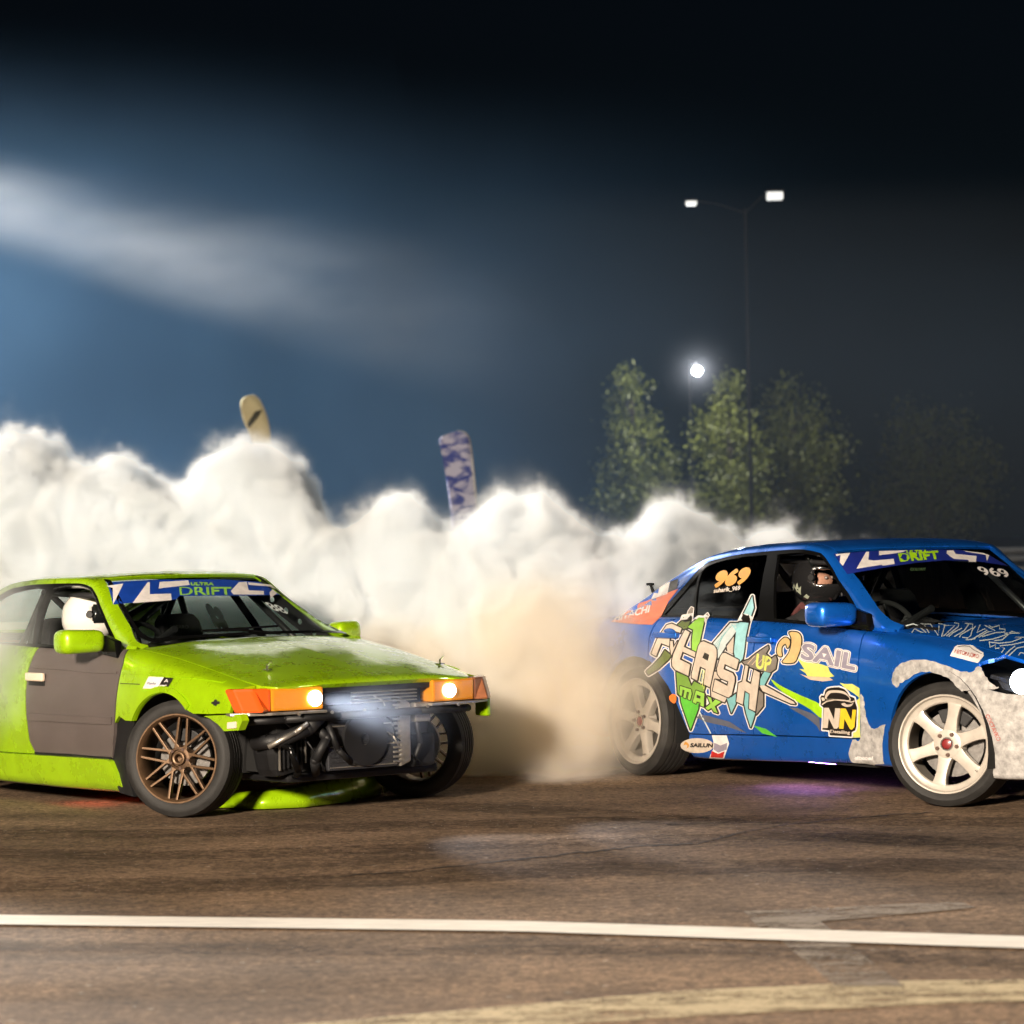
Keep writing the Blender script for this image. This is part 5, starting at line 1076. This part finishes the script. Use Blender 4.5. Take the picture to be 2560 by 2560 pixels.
    bm = bmesh.new(); bevel_box(bm, (.05, 0, .142), (.05, .07, .012), .005); bevel_box(bm, (.163, 0, -.085), (.012, .07, .022), .005); bm_obj('helmet_vent', bm, M_BLACK, h)
    # harness
    bm = bmesh.new()
    for s in (-1, 1): tube(bm, [(sx - .14, hy + s * .09, sz + .02), (sx - .02, hy + s * .085, sz + .115), (sx + .10, hy + s * .075, sz + .03), (sx + .145, hy + s * .06, sz - .14), (hip[0] + .16, hy + s * .02, hip[2] + .10)], .017, 6)
    bm_obj('harness', bm, mat('harness_webbing', (.10, .03, .03), .8), o)
    return o, h
I_PALE2 = ink('pale_helmet_print', (.40, .43, .33)); gdv, gh = driver(GW, (-.225, -.375, .985), -.36, (-.20, -.375, .47), (.34, -.375, .80), 'driver in a white full-face helmet at the wheel of the green car', M_SUIT_G, M_HELM_W, False, 48)
bdv, bh = driver(BW, (-.225, -.375, 1.115), -.36, (-.18, -.375, .55), (.40, -.375, .84), 'driver in a black helmet with bare face at the wheel of the blue car', M_SUIT_D, M_HELM_K, True, 24)
for pts in ([(-.115, -.055), (-.095, -.02), (-.088, -.045), (-.065, -.015), (-.06, -.05), (-.04, -.035), (-.055, -.085), (-.08, -.065), (-.10, -.085)], [(-.04, -.095), (-.015, -.08), (.0, -.095), (-.02, -.108)]):
    V = [(x, -.1275 * math.sqrt(max(0, 1 - (x / .156) ** 2 - (z / .145) ** 2)) - .002, z) for x, z in densify(pts, .02)]
    mesh_obj('helmet_graphic', V, [tuple(range(len(V)))], I_PALE2, bh)
# seat lettering on the passenger seat of the green car
P, F = fill(text_loops('RECARO', (425, 1571), (1, .01), (0, -1), 46, 8), 12, .4); mesh_obj('seat_lettering', [GW.on(u, v, 0, -.40) for u, v in P], F, mat('grey_stitching', (.12, .12, .13), .8), GW.root)

# ------------------------------------------------------------------ background
YB2 = 49.0
M_CREAMF = mat('cream_flag_cloth', (.55, .52, .33), .85, noise=.15, nscale=3); M_DKF = mat('dark_flag_print', (.05, .055, .045), .8)
def flag_blue():
    m = bpy.data.materials.new('blue_white_flag_cloth'); m.use_nodes = True; t = m.node_tree; b = t.nodes['Principled BSDF']; b.inputs['Roughness'].default_value = .8
    tc = t.nodes.new('ShaderNodeTexCoord'); mp = t.nodes.new('ShaderNodeMapping'); mp.inputs['Scale'].default_value = (2.2, 1, 4.5); mp.inputs['Rotation'].default_value = (0, .5, 0); t.links.new(tc.outputs['Object'], mp.inputs[0])
    n = t.nodes.new('ShaderNodeTexNoise'); n.inputs['Scale'].default_value = 1.7; n.inputs['Detail'].default_value = 3; n.inputs['Distortion'].default_value = .8; t.links.new(mp.outputs[0], n.inputs['Vector'])
    cr = t.nodes.new('ShaderNodeValToRGB'); e = cr.color_ramp.elements; e[0].position = .42; e[0].color = (.05, .08, .34, 1); e[1].position = .56; e[1].color = (.48, .51, .70, 1); t.links.new(n.outputs['Fac'], cr.inputs[0]); t.links.new(cr.outputs[0], b.inputs['Base Color']); return m
def feather_flag(label, outline_px, base_u, m, band=None):
    P0 = ground_px(base_u, 1362 + 1.35 * CF / YB2); base = Vector((at_depth(base_u, 1362, YB2).x, YB2, 0))
    root = empty('feather_flag', base); tag(root, label, 'flag')
    def cloth(name, pts, m, dy=0.0):
        Q, F = fill([pts], 14); V = []
        for u, v in Q:
            p = at_depth(u, v, YB2); V.append(Vector((p.x - base.x, dy + .03 * math.sin(p.z * 3.1) + .012 * math.sin(p.x * 9), p.z)))
        o = mesh_obj(name, V, F, m, root, True); o.modifiers.new('t', 'SOLIDIFY').thickness = .01; return o
    cloth('cloth', outline_px, m)
    if band: cloth('cloth_band', band, M_DKF, -.015)
    top = max((at_depth(u, v, YB2) for u, v in outline_px), key=lambda p: p.z); rx = [at_depth(u, v, YB2) for u, v in outline_px]
    bm = bmesh.new(); r = sorted([(p.z, p.x) for p in rx], reverse=True)
    side = [p for p in rx if p.x > top.x]; side = sorted(side, key=lambda p: p.z); pts = [(0.0, .03, 0)] + [(p.x - base.x, .03, p.z) for p in side] + [(top.x - base.x, .03, top.z)]
    tube(bm, pts, .022, 6); bm_obj('pole', bm, M_STEEL, root)
    bm = bmesh.new(); cyl(bm, (0, .03, 0), (0, .03, .06), .35, .30, 16); bm_obj('base_plate', bm, M_BLACK, root); return root
z8 = fr(500, 950, .41408)
feather_flag('cream feather flag with a dark diagonal band rising behind the smoke', spoly(z8((245, 140), (268, 105), (310, 92), (350, 112), (385, 180), (408, 250), (422, 340), (432, 460), (440, 700), (440, 900), (400, 900), (380, 700), (350, 480), (300, 330), (262, 240)), 3), 690, M_CREAMF, z8((292, 285), (288, 262), (335, 190), (378, 180), (352, 228), (300, 290)))
feather_flag('blue and white printed feather flag standing behind the smoke', spoly(z8((1445, 360), (1490, 330), (1550, 312), (1610, 328), (1632, 400), (1650, 560), (1665, 720), (1680, 900), (1690, 1050), (1540, 1050), (1515, 800), (1490, 620), (1465, 470)), 3), 1200, flag_blue())
# lamps
M_LAMPW = lamp_mat('lit_lamp_glass', (.90, .97, 1.0), 30.0); M_LAMPD = lamp_mat('dim_lamp_glass', (.95, .97, .92), 1.1)
YL = 80.0; pl = pl_lamp = at_depth(1742, 928, YL)
root = empty('street_lamp', (pl.x, YL, 0)); tag(root, 'glaring white street lamp between the two trees', 'street lamp')
bm = bmesh.new(); cyl(bm, (.0, 3.2, 0), (0, 3.2, pl.z + .5), .035, .02, 8); tube(bm, [(0, 3.2, pl.z + .5), (0, 0, pl.z + .22)], .016, 6); bm_obj('pole', bm, M_BLACK, root)
bm = bmesh.new(); bmesh.ops.create_uvsphere(bm, u_segments=16, v_segments=10, radius=.13); o = bm_obj('lamp_globe', bm, M_LAMPW, root, True); o.location = (0, -.12, pl.z)
l = bpy.data.lights.new('street_lamp_light', 'POINT'); l.energy = 1500; l.color = (.95, .97, 1.0); l.shadow_soft_size = .2; lo = link(bpy.data.objects.new('street_lamp_light', l), root); lo.location = (0, -.45, pl.z)
YT = 70.0; pp = at_depth(1880, 1362, YT); h1 = at_depth(1728, 508, YT); h2 = at_depth(1937, 490, YT)
root = empty('double_street_lamp', (pp.x, YT, 0)); tag(root, 'tall street lamp with two lit heads on side arms above the trees', 'street lamp')
bm = bmesh.new(); cyl(bm, (0, 0, 0), (0, 0, h2.z - .3), .06, .03, 8); bm_obj('pole', bm, M_BLACK, root)
for hh, sz in ((h1, (.26, .20, .11)), (h2, (.38, .28, .18))):
    bm = bmesh.new(); tube(bm, [(0, 0, h2.z - .4), ((hh.x - pp.x) * .55, 0, hh.z - .02), (hh.x - pp.x, 0, hh.z + sz[2] * .6)], .014, 6); bm_obj('arm', bm, M_BLACK, root)
    bm = bmesh.new(); bevel_box(bm, (hh.x - pp.x, 0, hh.z + sz[2] * .62), (sz[0] * 1.15, sz[1] * 1.1, .05), .015); bm_obj('lamp_hood', bm, M_BLACK, root)
    bm = bmesh.new(); bevel_box(bm, (hh.x - pp.x, 0, hh.z), sz, .03); bm_obj('lamp_lens', bm, M_LAMPD, root)
# trees
M_LEAF = mat('leaves', (.10, .11, .016), .55, noise=.6, nscale=1.3); M_BARK = mat('bark', (.05, .035, .025), .9, noise=.4)
def tree(label, u, Y, blobs, n, seed, group=None):
    """trunk with limbs and a crown of leaf quads; blobs: (dx, z, rx, rz) ellipsoids in metres"""
    rg = np.random.default_rng(seed); base = Vector((at_depth(u, 1362, Y).x, Y, 0)); root = empty('tree', base); tag(root, label, 'tree', group)
    bm = bmesh.new(); top = max(b[1] for b in blobs); pts = [(0, 0, 0), (.05, .02, top * .35), (-.04, 0, top * .7), (0, 0, top)]
    for i in range(3): cyl(bm, pts[i], pts[i + 1], .16 - .045 * i, .115 - .04 * i, 9)
    for dx, z, rx, rz in blobs:
        for k in range(3): cyl(bm, (0, 0, max(.6, z - rz * .6)), (dx + rg.uniform(-.5, .5) * rx, rg.uniform(-.5, .5) * rx, z + rg.uniform(-.3, .5) * rz), .035, .012, 5)
    bm_obj('trunk', bm, M_BARK, root); V = []; F = []; tot = sum(b[2] ** 2 * b[3] for b in blobs)
    for dx, z, rx, rz in blobs:
        k = int(n * rx * rx * rz / tot); nc = max(6, int(k / 45)); d = rg.normal(size=(nc, 3)); d /= np.linalg.norm(d, axis=1, keepdims=True); cc = d * (rg.uniform(.25, 1, nc) ** .5)[:, None] * (rx, rx, rz) + (dx, 0, z)
        for c in cc:
            for q in range(45):
                p = c + rg.normal(size=3) * (.17 * rx + .06); a = rg.normal(size=3); a /= np.linalg.norm(a); b = np.cross(a, rg.normal(size=3)); b /= np.linalg.norm(b); s = rg.uniform(.05, .11); i = len(V)
                V += [p - a * s, p + b * s * .45, p + a * s, p - b * s * .45]; F.append((i, i + 1, i + 2, i + 3))
    return mesh_obj('crown', V, F, M_LEAF, root)
tree('slim upright tree left of the glaring street lamp', 1590, 83, [(-.15, 5.5, .62, 1.0), (.0, 4.2, .75, 1.1), (.45, 3.3, .8, .9), (-.35, 2.9, .95, 1.1), (.1, 2.2, 1.0, .9)], 7000, 3)
tree('rounded tree right of the glaring street lamp, its top catching the light', 1830, 83, [(.05, 5.2, .75, .9), (-.25, 4.3, .85, 1.0), (.25, 3.4, .95, 1.0), (-.2, 2.5, 1.0, 1.0), (.2, 1.9, 1.1, .9)], 7000, 5)
tree('dim loose-crowned tree beside the rounded one', 1985, 86, [(.0, 5.0, .95, 1.0), (.5, 4.1, 1.1, 1.0), (-.3, 3.5, 1.1, 1.1), (.2, 2.5, 1.3, 1.0)], 6500, 9)
tree('dark tree standing above the barrier behind the blue car', 2330, 96, [(.0, 4.4, 1.5, 1.3), (.9, 3.2, 1.4, 1.2), (-.9, 3.0, 1.4, 1.2), (.0, 2.2, 1.7, 1.0)], 6000, 13)
# crash barrier at the far edge of the track
root = empty('crash_barrier', (0, 60, 0)); tag(root, 'low steel crash barrier along the far edge of the track', 'barrier')
M_RAIL = mat('dull_rail', (.10, .11, .12), .6, .4, noise=.3)
for z in (.55, .95):
    bm = bmesh.new(); prism(bm, [(-.03, -.15), (.0, -.12), (.0, -.05), (-.05, 0), (.0, .05), (.0, .12), (-.03, .15), (-.06, .15), (-.03, .12), (-.03, .06), (-.08, 0), (-.03, -.06), (-.03, -.12), (-.06, -.15)], -24, 24, 'y')
    bm.transform(Matrix.Rotation(R(-90), 4, 'Z')); bmesh.ops.translate(bm, verts=list(bm.verts), vec=(0, -.06, z)); bm_obj('rail', bm, M_RAIL, root)
bm = bmesh.new(); box(bm, (0, 0, .6), (.10, .12, 1.2)); pst = bm_obj('post', bm, M_RAIL, root); pst.location = (-23, .08, 0)
for k in range(1, 24):
    c = pst.copy(); COL.objects.link(c); c.parent = root; c.location = (-23 + 2 * k, .08, 0)
# ------------------------------------------------------------------ smoke (real volumes)
def smoke_material(name, color, g, dens=1.0):
    m = bpy.data.materials.new(name); m.use_nodes = True
    t = m.node_tree; t.nodes.clear()
    o = t.nodes.new('ShaderNodeOutputMaterial'); v = t.nodes.new('ShaderNodeVolumePrincipled')
    v.inputs['Color'].default_value = (*color, 1); v.inputs['Anisotropy'].default_value = g
    v.inputs['Density'].default_value = dens
    t.links.new(v.outputs[0], o.inputs['Volume']); return m

class GN:
    """tiny field-expression helper for geometry nodes"""
    def __init__(s, name):
        s.t = bpy.data.node_groups.new(name, 'GeometryNodeTree')
        s.t.interface.new_socket('Geometry', in_out='INPUT', socket_type='NodeSocketGeometry')
        s.t.interface.new_socket('Geometry', in_out='OUTPUT', socket_type='NodeSocketGeometry')
        s.out = s.t.nodes.new('NodeGroupOutput')
        p = s.t.nodes.new('GeometryNodeInputPosition'); s.pos = p.outputs[0]
        x = s.t.nodes.new('ShaderNodeSeparateXYZ'); s.t.links.new(s.pos, x.inputs[0]); s.x, s.y, s.z = x.outputs
    def _set(s, sock, v):
        if isinstance(v, (int, float)): sock.default_value = v
        elif isinstance(v, (tuple, list, Vector)): sock.default_value = tuple(v)
        else: s.t.links.new(v, sock)
    def m(s, op, a, b=0.0, c=None, clamp=False):
        n = s.t.nodes.new('ShaderNodeMath'); n.operation = op; n.use_clamp = clamp
        s._set(n.inputs[0], a); s._set(n.inputs[1], b)
        if c is not None: s._set(n.inputs[2], c)
        return n.outputs[0]
    def add(s, a, b): return s.m('ADD', a, b)
    def sub(s, a, b): return s.m('SUBTRACT', a, b)
    def mul(s, a, b): return s.m('MULTIPLY', a, b)
    def mn(s, a, b): return s.m('MINIMUM', a, b)
    def mx(s, a, b): return s.m('MAXIMUM', a, b)
    def smin(s, a, b, k): return s.m('SMOOTH_MIN', a, b, k)
    def smax(s, a, b, k): return s.m('SMOOTH_MAX', a, b, k)
    def rng(s, v, a, b, c=0.0, d=1.0, smooth=True):
        n = s.t.nodes.new('ShaderNodeMapRange'); n.interpolation_type = 'SMOOTHSTEP' if smooth else 'LINEAR'
        s._set(n.inputs['Value'], v)
        for k, q in (('From Min', a), ('From Max', b), ('To Min', c), ('To Max', d)): s._set(n.inputs[k], q)
        return n.outputs['Result']
    def curve(s, v, x0, x1, pts):
        """piecewise curve v -> value, pts in real units"""
        ys = [p[1] for p in pts]; lo, hi = min(ys) - .01, max(ys) + .01
        t = s.rng(v, x0, x1, 0, 1, False)
        n = s.t.nodes.new('ShaderNodeFloatCurve'); c = n.mapping.curves[0]
        P = [((p[0] - x0) / (x1 - x0), (p[1] - lo) / (hi - lo)) for p in pts]
        c.points[0].location = P[0]; c.points[1].location = P[-1]
        for p in P[1:-1]: c.points.new(*p)
        n.mapping.update(); s._set(n.inputs['Value'], t)
        return s.rng(n.outputs[0], 0, 1, lo, hi, False)
    def vec(s, op, a, b):
        n = s.t.nodes.new('ShaderNodeVectorMath'); n.operation = op; s._set(n.inputs[0], a)
        if op == 'SCALE': s._set(n.inputs['Scale'], b)
        else: s._set(n.inputs[1], b)
        return n.outputs[0]
    def noise(s, v, scale, detail=3, rough=.5, color=False):
        n = s.t.nodes.new('ShaderNodeTexNoise'); s._set(n.inputs['Vector'], v); n.inputs['Scale'].default_value = scale
        n.inputs['Detail'].default_value = detail; n.inputs['Roughness'].default_value = rough
        return n.outputs['Color' if color else 'Fac']
    def voro(s, v, scale, smooth=.4):
        n = s.t.nodes.new('ShaderNodeTexVoronoi'); n.feature = 'F1'; s._set(n.inputs['Vector'], v); n.inputs['Scale'].default_value = scale

        return n.outputs['Distance']
    def ell(s, c, r):
        """1 - normalised distance to an ellipsoid (positive inside)"""
        d = s.vec('SUBTRACT', s.pos, c); d = s.vec('DIVIDE', d, r)
        n = s.t.nodes.new('ShaderNodeVectorMath'); n.operation = 'LENGTH'; s.t.links.new(d, n.inputs[0])
        return s.sub(1.0, n.outputs['Value'])
    def finish(s, dens, lo, hi, res, material):
        v = s.t.nodes.new('GeometryNodeVolumeCube'); s._set(v.inputs['Density'], dens)
        v.inputs['Min'].default_value = lo; v.inputs['Max'].default_value = hi
        for k, r in zip(('Resolution X', 'Resolution Y', 'Resolution Z'), res): v.inputs[k].default_value = int(r)
        sm = s.t.nodes.new('GeometryNodeSetMaterial'); sm.inputs['Material'].default_value = material
        s.t.links.new(v.outputs[0], sm.inputs[0]); s.t.links.new(sm.outputs[0], s.out.inputs[0])
def volume_thing(name, g, material):
    me = bpy.data.meshes.new(name); me.from_pydata([(0, 0, 0)], [], []); me.materials.append(material)
    o = link(bpy.data.objects.new(name, me)); md = o.modifiers.new('volume', 'NODES'); md.node_group = g.t
    return tag(o, kind='stuff')

# tyre smoke bank behind the cars
M_SMOKE = smoke_material('tyre_smoke', (0.935, 0.970, 1.0), -0.15)
M_BROWN = smoke_material('brown_tyre_smoke', (1.0, 0.935, 0.83), -0.15)
top_px = [(-500, 1010), (-250, 1060), (0, 1070), (50, 1055), (110, 1090), (190, 1150), (270, 1125), (350, 1135), (440, 1210), (500, 1170), (570, 1100), (640, 1085), (690, 1105), (770, 1180), (800, 1260), (840, 1290), (910, 1255), (1000, 1222), (1060, 1240), (1130, 1300), (1200, 1255), (1285, 1203), (1340, 1220), (1420, 1262), (1520, 1315), (1560, 1312), (1610, 1262), (1680, 1225), (1740, 1250), (1850, 1315), (1900, 1290), (1950, 1282), (2010, 1315), (2110, 1350), (2250, 1420)]
YB = 18.4; X0, X1 = -6.6, 2.5
H = [(at_depth(u, v + 22, YB).x, at_depth(u, v + 22, YB).z) for u, v in top_px]
def billows(g):
    warp = g.vec('SCALE', g.vec('SUBTRACT', g.noise(g.pos, 1.9, 3, .6, True), (.5, .5, .5)), .45); wp = g.vec('ADD', g.pos, warp)
    warp2 = g.vec('SCALE', g.vec('SUBTRACT', g.noise(wp, 7.0, 2, .5, True), (.5, .5, .5)), .10); wq = g.vec('ADD', wp, warp2)
    b = g.add(g.mul(g.sub(g.voro(wq, 3.0), .45), -.26), g.add(g.mul(g.sub(g.voro(wq, 7.0), .45), -.17), g.add(g.mul(g.sub(g.voro(wq, 15.0), .45), -.085), g.mul(g.sub(g.noise(wq, 14.0, 3, .6), .5), .08))))
    return wp, b
g = GN('tyre_smoke')
hx = g.curve(g.x, X0, X1, [(X0, 2.25), (-5.2, 2.2)] + [h for h in H if -5.0 < h[0] < X1 - .05] + [(X1, 1.2)])
wp, billow = billows(g)
ztop = g.sub(hx, g.z)
ycen = g.curve(g.x, X0, X1, [(X0, 18.9), (-3, 18.75), (-1.0, 18.4), (.4, 18.0), (1.2, 18.5), (X1, 19.2)])
thick = g.curve(g.x, X0, X1, [(X0, 1.05), (-3, 1.05), (-.5, 1.2), (.5, 1.0), (1.4, .8), (X1, .4)])
yb = g.sub(thick, g.m('ABSOLUTE', g.sub(g.y, ycen)))
f = g.add(g.smin(ztop, yb, .3), billow)
core = g.add(g.rng(f, -.01, .13, 0, 1), g.rng(f, -.13, .0, 0, .014))
inner = g.rng(g.noise(wp, 2.4, 4, .6), .32, .70, .28, 1.25)
dens = g.mul(core, g.mul(inner, 17.0))
g.finish(dens, (X0, 16.0, 0.0), (X1, 20.2, 2.55), (340, 148, 104), M_SMOKE)
volume_thing('tyre_smoke', g, M_SMOKE)
# browner plume rolling off the blue car's rear wheel
g = GN('brown_tyre_smoke'); wp, billow = billows(g)
pl = g.mx(g.ell((.28, 17.05, .34), (.60, .62, .78)), g.mx(g.ell((-.30, 17.2, .34), (1.10, .65, .78)), g.ell((.05, 17.1, .75), (.55, .5, .55))))
plume = g.mul(g.rng(g.add(pl, g.mul(billow, 1.5)), .0, .5, 0, 1), 1.0)
veil_b = g.mul(g.rng(g.add(g.ell((.30, 16.42, .44), (.66, .52, .86)), g.mul(billow, 1.1)), .05, .85, 0, 1), .75)
dens = g.mul(g.add(plume, veil_b), g.mul(g.rng(g.noise(wp, 2.6, 4, .6), .3, .72, .3, 1.3), 6.5))
g.finish(dens, (-1.5, 15.7, 0.0), (1.2, 17.9, 1.5), (96, 80, 56), M_BROWN)
volume_thing('brown_tyre_smoke', g, M_BROWN)
# thin smoke curling round the rear of the green car
g = GN('thin_tyre_smoke'); wp, billow = billows(g)
tv = g.rng(g.add(g.ell((-3.15, 15.75, .95), (.72, .62, .85)), g.mul(billow, 1.0)), .0, .8, 0, 1)
g.finish(g.mul(tv, g.mul(g.rng(g.noise(wp, 2.2, 4, .6), .3, .7, .3, 1.4), 3.2)), (-4.0, 15.0, .0), (-2.2, 16.5, 1.9), (60, 50, 64), M_SMOKE)
volume_thing('thin_tyre_smoke', g, M_SMOKE)
# lit haze drifting over the far side of the track: thin below with the blue glow put into its colour, a pale torn band of smoke above
M_HAZE = smoke_material('drifting_smoke', (.27, .55, .96), 0.1)
g = GN('drifting_smoke')
roof = g.add(8.6, g.mul(g.add(g.x, 10.7), -.10))
n1 = g.rng(g.noise(g.pos, .16, 4, .55), .25, .75, .35, 1.35)
edge = g.mul(g.rng(g.sub(roof, g.z), -3.5, 2.5, 0, 1), g.mul(g.rng(g.x, 9.0, -9.0, .13, 1), g.mul(g.rng(g.y, 53, 57, 0, 1), g.rng(g.y, 74, 68, 0, 1))))
g.finish(g.mul(g.mul(n1, edge), HAZE_D), (-28, 53, 0.0), (26, 74, 13), (100, 30, 40), M_HAZE)
volume_thing('drifting_smoke', g, M_HAZE)
M_BAND = smoke_material('pale_drifting_smoke', (.92, .96, 1.0), 0.1)
g = GN('pale_drifting_smoke')
mid = g.add(8.55, g.mul(g.add(g.x, 10.7), -.27)); dz = g.m('ABSOLUTE', g.sub(g.z, mid)); wd = g.add(.85, g.mul(g.add(g.x, 10.7), .07))
nb = g.rng(g.noise(g.vec('MULTIPLY', g.pos, (.22, .5, .8)), 1.0, 5, .66), .34, .68, .10, 1.7)
bd = g.mul(g.rng(g.m('DIVIDE', dz, wd), 1.25, .0, 0, 1), g.mul(g.rng(g.x, 2.0, -9.5, .0, 1), g.mul(g.rng(g.y, 55, 58, 0, 1), g.rng(g.y, 66, 62, 0, 1))))
gen = g.mul(g.mul(g.rng(g.x, -6, 4, 0, .085), g.rng(g.z, 11, 4, 0, 1)), g.mul(g.rng(g.x, 26, 18, 0, 1), g.mul(g.rng(g.y, 55, 58, 0, 1), g.rng(g.y, 66, 62, 0, 1))))
g.finish(g.mul(g.add(g.mul(bd, nb), gen), BAND_D), (-24, 55, .0), (26, 66, 13.5), (140, 24, 64), M_BAND)
volume_thing('pale_drifting_smoke', g, M_BAND)
# thin volume added to give the street lamp its halo
M_HALO = smoke_material('lamp_halo', (.9, .93, 1.0), 0.3); g = GN('lamp_halo')
q = g.rng(g.ell((0, 0, 0), (1.5, 1.5, 1.5)), 0, 1, 0, 1, False); g.finish(g.mul(g.mul(q, q), .010), (-1.5, -1.5, -1.5), (1.5, 1.5, 1.5), (40, 40, 40), M_HALO)
lm = volume_thing('lamp_halo', g, M_HALO); lm.location = (pl_lamp.x, YL - .4, pl_lamp.z)
# thin haze that makes the green car's near headlight beam visible
M_BHAZE = smoke_material('headlight_haze', (.85, .90, 1.0), 0.2)
g = GN('headlight_haze')
rr = g.m('SQRT', g.add(g.mul(g.y, g.y), g.mul(g.z, g.z))); rad = g.add(.022, g.mul(g.x, .12))
q = g.m('DIVIDE', rr, rad); fall = g.m('EXPONENT', g.mul(g.mul(q, q), -1.0))
dens = g.mul(g.mul(fall, g.mul(g.rng(g.x, .35, 1.05, 1, .0), g.rng(g.x, .0, .5, .02, 1))), BEAM_D)
g.finish(dens, (.0, -.22, -.22), (1.1, .22, .22), (44, 32, 32), M_BHAZE)
bo = volume_thing('headlight_haze', g, M_BHAZE); bo.matrix_world = GW.M @ Matrix.Translation((2.03, -.395, .604)) @ Matrix.Rotation(R(5), 4, 'Y')
